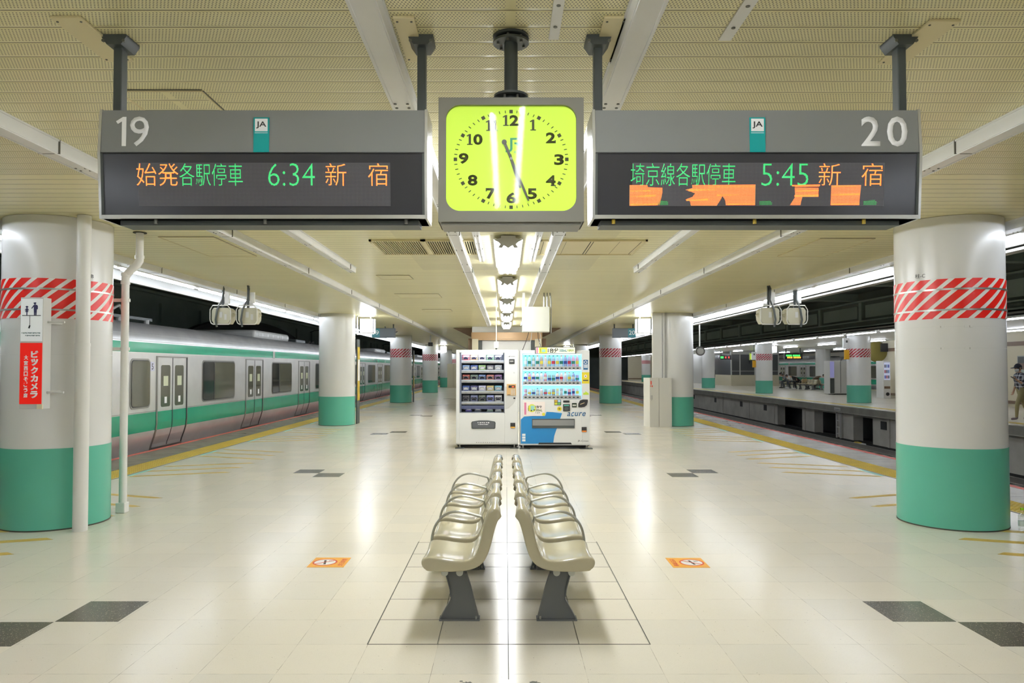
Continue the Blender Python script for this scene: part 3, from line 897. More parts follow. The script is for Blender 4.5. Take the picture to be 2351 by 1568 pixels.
light_box(3.88, 46.4, 2.745, 'glowing white box lamp beside the fourth right column', 1)
light_box(17.0, 46.4, 2.745, 'glowing white box lamp beside the opposite platform column near the seated people', -1)

# ================================================================== COLUMNS
def column(x, y, label, r=0.49, band=True, bright=True, full=True, group=None, seams=True):
    t = thing('column', label, 'column', (x, y, 0), 0, group)
    b = MB(); b.cyl((0, 0, 0), r, CEIL-0.003 if full else CEIL-0.025, 'z', M_COL, 72); b.build('shaft', t)
    b = MB(); b.ring((0, 0, 0.0), r+0.003, r-0.01, 0.785, 'z', M_GREEN, 72); b.ring((0, 0, 0.0), r+0.005, r-0.01, 0.012, 'z', M_JOINT, 72)
    b.build('green_base', t)
    if band:
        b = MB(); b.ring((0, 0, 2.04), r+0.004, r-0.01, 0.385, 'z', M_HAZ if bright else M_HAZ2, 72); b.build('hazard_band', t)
        for z in (2.115, 2.315):
            b = MB(); b.ring((0, 0, z), r+0.008, r, 0.017, 'z', M_TUBE, 72); b.build('steel_strap', t)
    return t
near_l = column(-4.577, 7.464, 'big cream column with a boxed advert and a flat pipe on its front', bright=True)
near_r = column(4.535, 7.464, 'big cream column with red striped band standing beside the plastic bottle')
column(-4.66, 20.19, 'plain cream column with green base in front of the train, no striped band', band=False)
column(4.62, 19.95, 'plain cream column joined to the low cream cabinet, no striped band', band=False)
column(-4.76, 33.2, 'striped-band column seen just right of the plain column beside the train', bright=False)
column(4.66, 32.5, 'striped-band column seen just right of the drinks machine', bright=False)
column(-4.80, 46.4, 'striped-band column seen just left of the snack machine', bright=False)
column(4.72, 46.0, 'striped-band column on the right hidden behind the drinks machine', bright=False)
column(-4.85, 59.4, 'distant plain column behind the lamp box left of the snack machine', band=False)
column(-4.9, 72.4, 'farthest column in the left row', bright=False)
for k, (y, bnd, lb) in enumerate(((33.0, True, 'opposite platform column with a striped band, seen largest, next to the tan wall'), (45.1, True, 'opposite platform column with a striped band right beside the seated people'),
                  (57.5, False, 'opposite platform column without a band next to the shutter'), (70.5, False, 'slim distant opposite column behind the cabinet column'),
                  (83.0, True, 'most distant opposite column with a striped band'))):
    column(15.95, y, lb, bright=False, full=False, band=bnd, r=0.5)
column(24.85, 57.2, 'column in the back row of the opposite platform, right of the seated people', bright=False, full=False, band=False, r=0.55)

# small latches on the sheet-metal casing of the two near columns
def latches(parent, angs, zs, r=0.49):
    for z in zs:
        for a in angs:
            b = MB(); b.box(-0.035, -0.004, -0.010, 0.035, 0.0, 0.010, M_COL); b.box(0.004, -0.006, -0.009, 0.012, -0.0, 0.009, M_GREY)
            o = b.build('latch', parent, loc=(r*math.sin(a), -r*math.cos(a), z), rot=(0, 0, a))
    b = MB()
    for z in zs: b.ring((0, 0, z), r+0.0012, r-0.01, 0.0025, 'z', M_LGREY, 72)
    b.build('casing_seam', parent)
latches(near_l, (R(4), ), (1.93, 1.69)); latches(near_r, (R(-40), R(-12)), (1.96, 1.75))
def col_text(parent, body, a, z, h, w, r=0.492):
    o = fit_text(body, M_INK, -w/2, w/2, 0, h, 0, parent, ext=0.0008)
    o.location = (r*math.sin(a), -r*math.cos(a), z); o.rotation_euler = (0, 0, a)
col_text(near_l, '柱-B', R(62), 2.455, 0.045, 0.10)
col_text(near_r, '柱-C', R(-60), 2.45, 0.045, 0.10)

# pipes at the left column
def pipe_thing(label, x, y, build):
    t = thing('pipe', label, 'pipe', (x, y, 0)); build(t); return t
t = thing('pipe', 'thick flat white pipe running down the front of the left column', 'pipe', (-4.085, 7.045, 0))
b = MB(); b.cyl((0, 0, 0.0), 0.066, 1.80, 'z', M_WPIPE, 28); b.build('lower_pipe', t)
b = MB(); b.cyl((0, 0, 1.795), 0.063, CEIL-1.80, 'z', M_WPIPE, 28); b.build('upper_pipe', t)
b = MB(); b.cyl((0, 0, 1.77), 0.069, 0.03, 'z', M_WPIPE, 28); b.build('pipe_socket', t)
t = thing('pipe', 'thin white drain pipe with a double elbow between the left column and the train', 'pipe', (-4.14, 7.93, 0))
pr = 0.040
b = MB(); b.cyl((0, 0, 0.03), pr, 2.48, 'z', M_WPIPE, 20); b.build('lower_pipe', t)
b = MB(); b.tube([(0, 0, 2.50), (0, 0, 2.55), (0.03, 0, 2.60), (0.12, 0.0, 2.68), (0.15, 0, 2.73), (0.15, 0, 2.78)], pr*1.05, M_WPIPE, 16); b.build('elbow', t)
b = MB(); b.cyl((0.15, 0, 2.76), pr, CEIL-2.762, 'z', M_WPIPE, 20); b.build('upper_pipe', t)
for z, x in ((2.47, 0), (2.56, 0.005), (2.75, 0.15)):
    b = MB(); b.cyl((x, 0, z), pr*1.22, 0.035, 'z', M_WPIPE, 20); b.build('collar', t)
b = MB(); b.cyl((0.15, 0, CEIL-0.01), 0.07, 0.008, 'z', M_JOINT, 20); b.build('ceiling_rose', t)
b = MB(); b.box(-0.055, -0.05, 0, 0.045, 0.05, 0.11, M_WPIPE); b.build('foot_clamp', t, bevel=0.008)
for z in (2.28, 1.75):
    b = MB(); b.box(-0.16, -0.012, z, 0.05, 0.012, z+0.035, M_WPIPE); b.ring((0, 0, z), pr+0.008, pr-0.002, 0.035, 'z', M_WPIPE, 20); b.build('pipe_bracket', t)

# advert light box on the left column
t = thing('advert_box', 'slim box on the left column, white pictogram panel above a red advert', 'advert box', (-4.355, 6.70, 1.185))
W2 = 0.105
b = MB(); b.box(-W2, 0, 0.0, W2, 0.12, 1.025, M_LGREY); b.build('box_body', t, bevel=0.004)
b = MB(); b.box(-W2+0.006, -0.004, 0.62, W2-0.006, 0.0, 1.012, M_ADWHITE); p1 = b.build('pictogram_panel', t)
b = MB(); b.box(-W2+0.004, -0.004, 0.045, W2-0.004, 0.0, 0.605, M_GREEN_REDBOX); p2 = b.build('red_advert_panel', t)
b = MB(); b.box(0.065, -0.012, 0.0, 0.115, 0.0, 0.045, mat('relay_box_cream', (0.75, 0.7, 0.5, 1), 0.4)); b.build('small_cream_box', t)
b = MB()
b.box(-0.085, -0.006, 0.855, 0.085, -0.004, 0.861, M_INK)
b.box(-0.016, -0.006, 0.765, -0.013, -0.004, 0.855, M_INK)
b.prism([(-0.03, 0.742), (-0.02, 0.768), (-0.008, 0.766), (-0.016, 0.738)], 'xz', -0.006, -0.004, M_INK)
b.build('ledge_and_line', p1)
def fig(cx, z0, h, kid):
    b = MB(); q = lambda pts: [(cx+px*h, z0+pz*h) for px, pz in pts]
    if kid:
        b.prism(q([(-.04,0),(-.05,.35),(-.17,.33),(-.09,.62),(-.20,.50),(-.23,.53),(-.09,.74),(.09,.74),(.23,.52),(.20,.49),(.09,.62),(.15,.33),(.06,.35),(.05,0)]), 'xz', -0.006, -0.004, M_FIGURE)
        b.cyl((cx, -0.006, z0+h*0.86), h*0.10, 0.002, 'y', M_FIGURE, 16)
        b.prism(q([(-.17,.88),(-.08,.99),(.08,.99),(.17,.88)]), 'xz', -0.0065, -0.004, M_FIGURE)
    else:
        b.prism(q([(-.09,0),(-.11,.47),(-.10,.66),(-.27,.50),(-.30,.54),(-.11,.80),(.12,.80),(.20,.72),(.20,.47),(.13,.44),(.10,0),(.02,0),(.005,.40),(-.01,0)]), 'xz', -0.006, -0.004, M_FIGURE)
        b.cyl((cx-h*0.02, -0.006, z0+h*0.88), h*0.075, 0.002, 'y', M_FIGURE, 16)
        b.prism(q([(-.13,.90),(-.12,.98),(.06,1.0),(.07,.92)]), 'xz', -0.0065, -0.004, M_FIGURE)
    b.build('printed_figure', p1)
fig(-0.043, 0.861, 0.085, True); fig(0.033, 0.861, 0.118, False)
print_marks(12, colmat('greyteal', (120, 140, 140)), -0.088, 0.085, 0.690, 0.703, -0.004, p1)
print_marks(10, colmat('greyteal', (120, 140, 140)), -0.055, 0.085, 0.667, 0.679, -0.004, p1)
for i, ch in enumerate('ビックカメラ'):
    z1 = 0.535 - i*0.074
    fit_text(ch, M_SIGNWHITE, 0.000, 0.068, z1-0.066, z1, -0.004, p2, offset=0.050)
for i, ch in enumerate('大宮西口そごう店'):
    z1 = 0.492 - i*0.0495
    fit_text(ch, M_SIGNWHITE, -0.063, -0.026, z1-0.042, z1, -0.004, p2, offset=0.035)
for z in (0.80, 0.15):
    b = MB(); b.cyl((0.09, 0.07, z), 0.010, 0.17, 'x', M_LGREY, 10); b.build('bracket_arm', t)
    b = MB(); b.cyl((-0.09, 0.115, z), 0.012, 0.17, 'y', M_LGREY, 10); b.build('bracket', t)
    b = MB(); b.cyl((0.08, 0.115, z), 0.012, 0.20, 'y', M_LGREY, 10)
    b.build('bracket', t)

def digit_one(parent, m, x0, x1, z0, z1, y, serif, ext=0.002, name='numeral_stroke'):
    h = z1-z0; w = x1-x0; sw = 0.145*h*(1.5 if serif else 1.0); xr = x1 - (w*0.22 if serif else 0.0)
    b = MB()
    b.prism([(xr-sw, z0), (xr, z0), (xr, z1), (xr-sw*0.75, z1), (xr-sw-h*0.20, z1-h*0.15), (xr-sw-h*0.14, z1-h*0.24), (xr-sw, z1-h*0.15)], 'xz', y-ext, y, m)
    if serif: b.box(xr-sw-h*0.15, y-ext*1.05, z0, xr+h*0.15, y, z0+h*0.085, m)
    return b.build(name, parent)
# ================================================================== DEPARTURE SIGNS
def sign(xc, num, side, label, texts, row2):
    H = 0.473; W = 0.704; ZM = 0.283
    t = thing('departure_sign', label, 'departure sign', (xc, 3.26, 2.212))
    prof = [(-0.082, 0.0), (-0.105, ZM), (-0.098, H), (0.098, H), (0.105, ZM), (0.082, 0.0)]
    b = MB(); b.prism(prof, 'yz', -W, W, M_DKGREY); b.build('housing', t)
    for y_, sgn in ((0, 1),):
        b = MB(); b.prism([(-0.1088, ZM+0.003), (-0.102, H-0.001), (-0.097, H-0.001), (-0.1035, ZM+0.003)], 'yz', -W+0.001, W-0.001, M_SIGNGREY); b.build('header_panel', t)
    b = MB(); b.prism([(-0.087, 0.016), (-0.108, ZM-0.004), (-0.104, ZM-0.004), (-0.081, 0.016)], 'yz', -W+0.010, W-0.010, M_DISPLAY); dp = b.build('display_panel', t)
    b = MB()
    b.prism([(-0.092, 0.0), (-0.092, 0.016), (0.09, 0.016), (0.09, 0.0)], 'yz', -W-0.002, W+0.002, M_SIGNEDGE)
    for s in (-1, 1):
        b.prism([(-0.090, 0.0), (-0.113, ZM), (-0.100, H+0.004), (0.100, H+0.004), (0.113, ZM), (0.090, 0.0)], 'yz', s*W, s*(W+0.012), M_SIGNEDGE)
        b.prism([(-0.094, 0.016), (-0.112, ZM-0.003), (-0.104, ZM-0.003), (-0.085, 0.016)], 'yz', s*W, s*(W-0.010), M_DKGREY)
    b.box(-W, -0.1115, ZM-0.003, W, -0.105, ZM+0.001, M_INK)
    b.build('edge_frame', t)
    x_in = -side*(W)            # inner end (towards the clock)
    b = MB(); b.box(-W+0.03 if side > 0 else -W+0.06, -0.05, -0.022, W-0.06 if side > 0 else W-0.03, 0.06, 0.0, M_DKGREY)
    b.build('cable_tray', t)
    for k in (-0.62, 0.0, 0.48):
        b = MB(); b.cyl((k*side, -0.066, -0.018), 0.008, 0.018, 'z', M_YELLOW if side > 0 else M_BOLT, 12); b.build('latch_knob', t)
    # posts with ceiling caps
    for px in (-0.680, 0.680):
        px2 = px if px*side > 0 else px*1.0
        b = MB(); b.box(px2-0.019, -0.026, H-0.002, px2+0.019, 0.026, CEIL-2.212-0.001, M_DKGREY); po = b.build('post', t, bevel=0.004)
        b = MB(); zt = CEIL-2.212
        b.prism([(px2-0.032, zt-0.045), (px2+0.032, zt-0.045), (px2+0.055, zt-0.012), (px2+0.055, zt-0.001), (px2-0.055, zt-0.001), (px2-0.055, zt-0.012)], 'xz', -0.06, 0.06, M_DKGREY)
        b.cyl((px2-0.045, -0.066, zt-0.03), 0.007, 0.008, 'y', M_BOLT, 8); b.cyl((px2+0.045, -0.066, zt-0.03), 0.007, 0.008, 'y', M_BOLT, 8)
        b.build('ceiling_cap', po)
    # pixel helpers: local x from photo proportions of the face
    fx = lambda f: -W + f*2*W
    tilt_y = lambda z: -0.1095 + 0.0  # header front
    # platform number
    x0, x1 = num[1]
    if num[0][0] == '1':
        digit_one(t, M_SIGNWHITE, fx(x0), fx(x0)+0.060, 0.313, 0.441, -0.106, False, name='platform_number')
        fit_text(num[0][1], M_SIGNWHITE, fx(x1)-0.082, fx(x1), 0.312, 0.443, -0.106, t, name='platform_number', offset=0.002)
    else:
        xm = (fx(x0)+fx(x1))/2
        fit_text('2', M_SIGNWHITE, fx(x0), xm-0.018, 0.313, 0.443, -0.106, t, name='platform_number', offset=0.014)
        fit_text('0', M_SIGNWHITE, xm+0.012, fx(x1), 0.311, 0.443, -0.106, t, name='platform_number', offset=0.014)
    # line symbol
    jx = fx(num[2])
    b = MB(); b.box(jx-0.034, -0.1105, ZM+0.003, jx+0.034, -0.106, 0.438, M_TEAL); ls = b.build('line_symbol', t)
    b = MB(); b.box(jx-0.0275, -0.1115, 0.377, jx+0.0275, -0.1100, 0.432, M_SIGNWHITE); b.box(jx-0.028, -0.1115, 0.369, jx+0.028, -0.1100, 0.371, M_SIGNWHITE); b.build('line_symbol_square', ls)
    fit_text('JA', M_INK, jx-0.022, jx+0.022, 0.389, 0.420, -0.1115, ls, offset=0.012, ext=0.0006)
    # LED field: a child tilted like the display
    ang = math.atan2(0.021, 0.263)
    led = MB(); led.box(-0.548, -0.0012, -0.096, 0.548, 0.0, 0.092, M_LEDOFF)
    lo = led.build('led_matrix', t, loc=(0.006, -0.0985, 0.150), rot=(ang, 0, 0))
    for body, a, c, col in texts:
        m = {'g': M_LEDGREEN, 'o': M_LEDORANGE}[col]
        fit_text(body, m, fx(a)-0.006, fx(c)-0.006, -0.0085, 0.0880, -0.0014, lo, ext=0.0006, offset=-0.010 if ':' not in body else -0.016)
    for poly, col in row2:
        b = MB(); P = [(fx(u)-0.006, v) for u, v in poly]
        b.prism(P, 'xz', -0.0024, -0.0014, {'o': M_LEDSMEAR, 'O': M_LEDORANGE, 'g': M_LEDDIMGREEN}[col]); b.build('led_glow', lo)
    return t
pxl = lambda x: (x-232)/745.0
pxr = lambda x: (x-1361)/741.0
sign(-1.057, ('19', (pxl(258), pxl(342)), pxl(601.5)), -1, 'dark grey departure sign numbered 19 on the left of the clock',
     [('始発', pxl(314), pxl(410), 'o'), ('各駅停車', pxl(413), pxl(558), 'g'), ('6:34', pxl(617), pxl(724), 'g'), ('新', pxl(749), pxl(797), 'o'), ('宿', pxl(847), pxl(893), 'o')], [])
zr = lambda y: 0.092 - (y-377)*0.00190
blocks = []
def bl(col, *pts): blocks.append(([(pxr(x), zr(y)) for x, y in pts], col))
bl('o', (1440,428),(1480,428),(1482,433),(1515,434),(1515,446),(1509,474),(1440,475))
bl('O', (1441,440),(1510,439),(1510,442),(1441,443)); bl('O', (1441,452),(1500,450),(1500,454),(1441,456)); bl('O', (1442,471),(1505,469),(1505,474),(1442,475))
bl('g', (1501,469),(1512,463),(1527,464),(1529,474),(1501,474))
bl('o', (1583,428),(1728,427),(1728,474),(1661,474),(1659,462),(1653,453),(1648,463),(1640,475),(1581,475),(1578,464),(1568,461),(1584,455),(1590,447),(1568,439),(1584,435))
bl('O', (1575,438),(1640,437),(1640,441),(1575,442)); bl('O', (1620,430),(1727,429),(1727,433),(1620,434)); bl('O', (1640,450),(1727,448),(1727,452),(1640,454)); bl('O', (1570,461),(1620,459),(1620,463),(1570,464)); bl('O', (1665,470),(1727,469),(1727,473),(1665,474))
bl('g', (1738,465),(1762,463),(1767,469),(1766,474),(1738,474))
bl('o', (1812,429),(1876,427),(1874,432),(1820,433),(1816,431)); bl('o', (1818,434),(1873,434),(1873,455),(1836,455),(1832,474),(1808,474),(1820,455))
bl('O', (1812,428),(1876,427),(1876,430),(1812,431)); bl('O', (1818,451),(1873,450),(1873,454),(1818,455)); bl('O', (1822,440),(1873,439),(1873,442),(1822,443))
bl('o', (1902,429),(1970,428),(1967,474),(1901,474)); bl('O', (1903,430),(1968,429),(1968,432),(1903,433)); bl('O', (1903,448),(1968,447),(1968,451),(1903,452)); bl('O', (1903,470),(1967,469),(1967,473),(1903,474))
bl('g', (1976,464),(2002,462),(2008,468),(2005,474),(1977,474))
sign(1.094, ('20', (pxr(1970), pxr(2076)), pxr(1732)), 1, 'dark grey departure sign numbered 20 on the right of the clock',
     [('埼京線各駅停車', pxr(1442), pxr(1682), 'g'), ('5:45', pxr(1742), pxr(1849), 'g'), ('新', pxr(1873), pxr(1923), 'o'), ('宿', pxr(1971), pxr(2019), 'o')], blocks)

# ================================================================== CLOCK
t = thing('station_clock', 'square hanging station clock with a lime green face reading 5:26', 'clock', (0.0235, 3.22, 2.19))
CW, CH_ = 0.314, 0.540
def rrect(x0, z0, x1, z1, r, n=8):
    P = []
    for cx, cz, a in ((x1-r, z0+r, -90), (x1-r, z1-r, 0), (x0+r, z1-r, 90), (x0+r, z0+r, 180)):
        for i in range(n+1):
            q = R(a + 90.0*i/n); P.append((cx+r*math.cos(q), cz+r*math.sin(q)))
    return P
FX0, FZ0, FX1, FZ1 = -0.282, 0.047, 0.282, 0.508
b = MB()
inner = rrect(FX0, FZ0, FX1, FZ1, 0.062, 10); n = len(inner)
# frame = outer box with rounded opening: front ring + sides
outer = []
for (px, pz) in inner:   # project each inner point to the outer rectangle
    cx, cz = (FX0+FX1)/2, (FZ0+FZ1)/2
    dx, dz = px-cx, pz-cz
    k = min((CW)/abs(dx) if abs(dx) > 1e-6 else 1e9, (CH_/2)/abs(dz) if abs(dz) > 1e-6 else 1e9)
    outer.append((dx*k, CH_/2 + dz*k))
vs = [(p[0], -0.09, p[1]) for p in inner] + [(p[0], -0.09, p[1]) for p in outer] + [(p[0], -0.070, p[1]) for p in inner]
fs = [(i, (i+1) % n, n+(i+1) % n, n+i) for i in range(n)] + [(i, 2*n+i, 2*n+(i+1) % n, (i+1) % n) for i in range(n)]
b.raw(vs, fs, M_CLOCKFRAME)
b.box(-CW, -0.0895, 0.0, -CW+0.004, 0.09, CH_, M_CLOCKFRAME); b.box(CW-0.004, -0.0895, 0.0, CW, 0.09, CH_, M_CLOCKFRAME)
b.box(-CW, -0.0895, 0.0, CW, 0.09, 0.012, M_CLOCKFRAME); b.box(-CW, -0.0895, CH_-0.012, CW, 0.09, CH_, M_CLOCKFRAME)
b.box(-CW+0.004, -0.06, 0.01, CW-0.004, 0.09, CH_-0.01, M_CLOCKFRAME)
b.box(-CW+0.012, -0.075, -0.012, CW-0.012, 0.08, 0.0, M_CLOCKFRAME)
b.build('frame', t)
b = MB(); b.prism(rrect(FX0-0.004, FZ0-0.004, FX1+0.004, FZ1+0.004, 0.064, 10), 'xz', -0.072, -0.060, M_CLOCKFACE); face = b.build('face', t)
cx, cz = 0.0, 0.2755
marks = MB()
for i in range(60):
    a = 2*PI*i/60; ux, uz = math.sin(a), math.cos(a)
    # dial is a rounded square-ish ellipse
    ra, rb = 0.243, 0.210
    if i % 5 == 0:
        q = 0.0075; c0 = (cx+ux*ra*0.995, cz+uz*rb*0.995)
        ca, sa = math.cos(-a), math.sin(-a)
        P = [(c0[0]+(dx*ca-dz*sa)*1, c0[1]+(dx*sa+dz*ca)*1) for dx, dz in ((-q, -q), (q, -q), (q, q), (-q, q))]
    else:
        w = 0.0017; l0, l1 = 0.965, 1.02
        nx, nz = uz, -ux
        P = [(cx+ux*ra*l0-nx*w, cz+uz*rb*l0-nz*w), (cx+ux*ra*l1-nx*w, cz+uz*rb*l1-nz*w), (cx+ux*ra*l1+nx*w, cz+uz*rb*l1+nz*w), (cx+ux*ra*l0+nx*w, cz+uz*rb*l0+nz*w)]
    marks.prism(P, 'xz', -0.0735, -0.072, M_CLOCKINK)
marks.build('minute_marks', face)
# numerals with slab serifs
NUM = {1:(0.093,0.150),2:(0.172,0.094),3:(0.208,-0.001),4:(0.172,-0.093),5:(0.091,-0.150),6:(0.001,-0.168),7:(-0.088,-0.149),8:(-0.167,-0.091),9:(-0.206,0.004),10:(-0.157,0.087),11:(-0.083,0.148),12:(0.000,0.170)}
for k, (dx, dz) in NUM.items():
    h = 0.047; w = 0.042 if k < 10 else 0.066
    if k == 1: w = 0.018
    if k == 11: w = 0.044
    x0, z0 = cx+dx-w/2, cz+dz-h/2
    if k == 1: digit_one(face, M_CLOCKINK, cx+dx-0.014, cx+dx+0.014, z0, z0+h, -0.072, True, 0.0015, 'numeral'); continue
    if k == 11:
        digit_one(face, M_CLOCKINK, x0-0.006, x0+0.020, z0, z0+h, -0.072, True, 0.0015, 'numeral'); digit_one(face, M_CLOCKINK, x0+0.020, x0+0.046, z0, z0+h, -0.072, True, 0.0015, 'numeral'); continue
    if k in (10, 12):
        digit_one(face, M_CLOCKINK, x0-0.006, x0+0.022, z0, z0+h, -0.072, True, 0.0015, 'numeral')
        o = fit_text(str(k)[1], M_CLOCKINK, x0+0.026, x0+w, z0, z0+h, -0.072, face, name='numeral', offset=0.035, ext=0.0015)
        continue
    o = fit_text(str(k), M_CLOCKINK, x0, x0+w, z0, z0+h, -0.072, face, name='numeral', offset=0.035, ext=0.0015)
    sb = MB(); q = 0.0045
    def sf(xa, za, xb, zb): sb.box(xa, -0.0737, za, xb, -0.072, zb, M_CLOCKINK)
    if k in (1,): sf(cx+dx-0.015, z0, cx+dx+0.018, z0+q)
    if k == 11: sf(x0-0.006, z0, x0+0.024, z0+q); sf(x0+w-0.020, z0, x0+w+0.008, z0+q)
    if k in (10, 12): sf(x0-0.006, z0, x0+0.022, z0+q)
    if k == 4: sf(x0+w*0.5, z0, x0+w*1.02, z0+q)
    if k == 7: sf(x0-0.001, z0+h-0.014, x0+0.004, z0+h)
    if k == 2: sf(x0+w-0.004, z0, x0+w+0.001, z0+0.013)
    if k == 5: sf(x0+w-0.010, z0+h-0.010, x0+w-0.004, z0+h)
    if sb.v: sb.build('serif', o, loc=(0, 0.072, 0))
# green railway emblem and small lettering
b = MB(); ex, ez = -0.004, 0.318
P = [(0.0,0.002),(0.0,0.050),(0.046,0.050),(0.052,0.046),(0.052,0.032),(0.046,0.027),(0.034,0.025),(0.054,0.0),(0.042,0.0),(0.022,0.026),(0.022,0.031),(0.040,0.034),(0.043,0.037),(0.043,0.041),(0.040,0.043),(0.010,0.043),(0.010,0.002),(0.004,-0.007),(-0.008,-0.012),(-0.018,-0.010),(-0.019,-0.003),(-0.010,-0.004),(-0.003,-0.001)]
P = [(ex+a, ez+c) for a, c in P]
m_logo2 = mat('emblem_green', srgb(70, 160, 120), 0.5, emit=srgb(70, 160, 120), es=0.3)
def lb(pts): b.prism([(ex+a, ez+c) for a, c in pts], 'xz', -0.0737, -0.072, m_logo2)
lb([(0.0, 0.0), (0.010, 0.0), (0.010, 0.043), (0.044, 0.043), (0.052, 0.040), (0.052, 0.046), (0.048, 0.051), (0.0, 0.051)])
lb([(0.043, 0.027), (0.052, 0.031), (0.052, 0.047), (0.043, 0.047)])
lb([(0.018, 0.024), (0.046, 0.024), (0.052, 0.031), (0.018, 0.031)])
lb([(0.022, 0.028), (0.034, 0.028), (0.056, 0.0), (0.043, 0.0)])
lb([(0.0, 0.004), (0.010, 0.004), (0.006, -0.006), (-0.003, -0.011), (-0.020, -0.011), (-0.020, -0.003), (-0.005, -0.003)])
b.build('green_emblem', face)
fit_text('東日本', m_logo2, 0.012, 0.046, 0.303, 0.311, -0.072, face, ext=0.001)
# hands
def hand(name, ang, l, back, w0, w1, y, cwide=False):
    ux, uz = math.sin(ang), math.cos(ang); nx, nz = uz, -ux
    P = [(cx-ux*back-nx*w0*1.2, cz-uz*back-nz*w0*1.2), (cx-nx*w0, cz-nz*w0), (cx+ux*l*0.8-nx*w0*0.95, cz+uz*l*0.8-nz*w0*0.95), (cx+ux*l-nx*w1, cz+uz*l-nz*w1),
         (cx+ux*l+nx*w1, cz+uz*l+nz*w1), (cx+ux*l*0.8+nx*w0*0.95, cz+uz*l*0.8+nz*w0*0.95), (cx+nx*w0, cz+nz*w0), (cx-ux*back+nx*w0*1.2, cz-uz*back+nz*w0*1.2)]
    b = MB(); b.prism(P, 'xz', y-0.003, y, M_HAND); return b.build(name, face)
hand('hour_hand', R(163), 0.132, 0.02, 0.0058, 0.0048, -0.076)
mh = hand('minute_hand', R(157.5), 0.198, 0.085, 0.0055, 0.0035, -0.081)
b = MB(); b.cyl((cx, -0.088, cz), 0.006, 0.014, 'y', M_GREY, 16)
a = R(157.5); b.cyl((cx-math.sin(a)*0.078, -0.086, cz-math.cos(a)*0.078), 0.011, 0.004, 'y', M_HAND, 16); b.build('hub', face)
b = MB(); b.prism(rrect(FX0-0.002, FZ0-0.002, FX1+0.002, FZ1+0.002, 0.062, 10), 'xz', -0.0895, -0.0885, M_GLASS); b.build('cover_glass', t)
b = MB(); b.cyl((0, 0.0, CH_+0.03), 0.030, CEIL-2.19-CH_-0.035, 'z', M_DKGREY, 24); po = b.build('hanger_pole', t)
for z in (CH_+0.0, CH_+0.030): 
    b = MB(); b.cyl((0, 0, z), 0.076 if z > CH_+0.01 else 0.070, 0.010, 'z', M_DKGREY, 28); b.build('lower_flange', po)
b = MB(); b.cyl((0, 0, CH_+0.01), 0.04, 0.02, 'z', M_DKGREY, 20)
for i in range(6): b.cyl((0.055*math.cos(i*PI/3), 0.055*math.sin(i*PI/3), CH_+0.005), 0.006, 0.04, 'z', M_BOLT, 8)
b.build('flange_bolts', po)
zt = CEIL-2.19
for z in (zt-0.012, zt-0.036):
    b = MB(); b.cyl((0, 0, z), 0.080, 0.010, 'z', M_DKGREY, 28); b.build('ceiling_flange', po)
b = MB(); b.cyl((0, 0, zt-0.03), 0.045, 0.02, 'z', M_DKGREY, 20)
for i in range(6): b.cyl((0.06*math.cos(i*PI/3+.3), 0.06*math.sin(i*PI/3+.3), zt-0.045), 0.006, 0.04, 'z', M_BOLT, 8)
b.build('upper_flange_bolts', po)

# ================================================================== BENCHES
def seat_mesh():
    prof = [(-0.418, 0.375), (-0.437, 0.395), (-0.445, 0.425), (-0.432, 0.448), (-0.39, 0.455), (-0.32, 0.447), (-0.24, 0.434), (-0.175, 0.430), (-0.135, 0.438), (-0.105, 0.465),
            (-0.085, 0.515), (-0.068, 0.585), (-0.055, 0.655), (-0.040, 0.715), (-0.020, 0.745), (0.012, 0.753), (0.042, 0.745), (0.052, 0.720)]
    targ = [(-0.400, 0.372), (-0.405, 0.372), (-0.410, 0.371), (-0.400, 0.370), (-0.370, 0.368), (-0.310, 0.366), (-0.240, 0.366), (-0.160, 0.372), (-0.092, 0.390),
            (-0.045, 0.430), (-0.015, 0.500), (0.005, 0.580), (0.022, 0.645), (0.035, 0.680), (0.044, 0.692), (0.050, 0.698), (0.054, 0.702), (0.056, 0.704)]
    prof = [(x*0.95, z) for x, z in prof]; targ = [(x*0.95, z) for x, z in targ]
    n = len(prof)
    # across the seat: (position, share of the way down the side skirt, dish depth)
    T = [(-1.0, 1.0, 0), (-1.0, 0.55, 0), (-1.0, 0.16, 0), (-0.975, 0.03, 0), (-0.90, 0, 0), (-0.5, 0, 0.007), (0, 0, 0.011), (0.5, 0, 0.007), (0.90, 0, 0), (0.975, 0.03, 0), (1.0, 0.16, 0), (1.0, 0.55, 0), (1.0, 1.0, 0)]
    vs = []; fs = []
    for i, (x, z) in enumerate(prof):
        s = i/(n-1)
        hw = 0.232
        if i < 3: hw = 0.212 + 0.020*(i/3)**0.5
        if i > 9: hw = 0.232 - 0.036*((i-9)/8)**1.3
        a_ = Vector(prof[max(i-1, 0)]); c_ = Vector(prof[min(i+1, n-1)]); d_ = (c_-a_).normalized(); nor = Vector((-d_.y, d_.x))
        for (tt, k, dish) in T:
            p = Vector((x, z)).lerp(Vector(targ[i]), k) - nor*dish
            drop = 0.022*abs(tt)**4*min(1.0, (i-11)/3) if 12 <= i else 0.0
            vs.append((p.x, tt*hw, p.y-drop))
    m = len(T)
    for i in range(n-1):
        for j in range(m-1): fs.append((i*m+j, i*m+j+1, (i+1)*m+j+1, (i+1)*m+j))
    b = MB(); b.raw(vs, fs, M_SEAT); return b
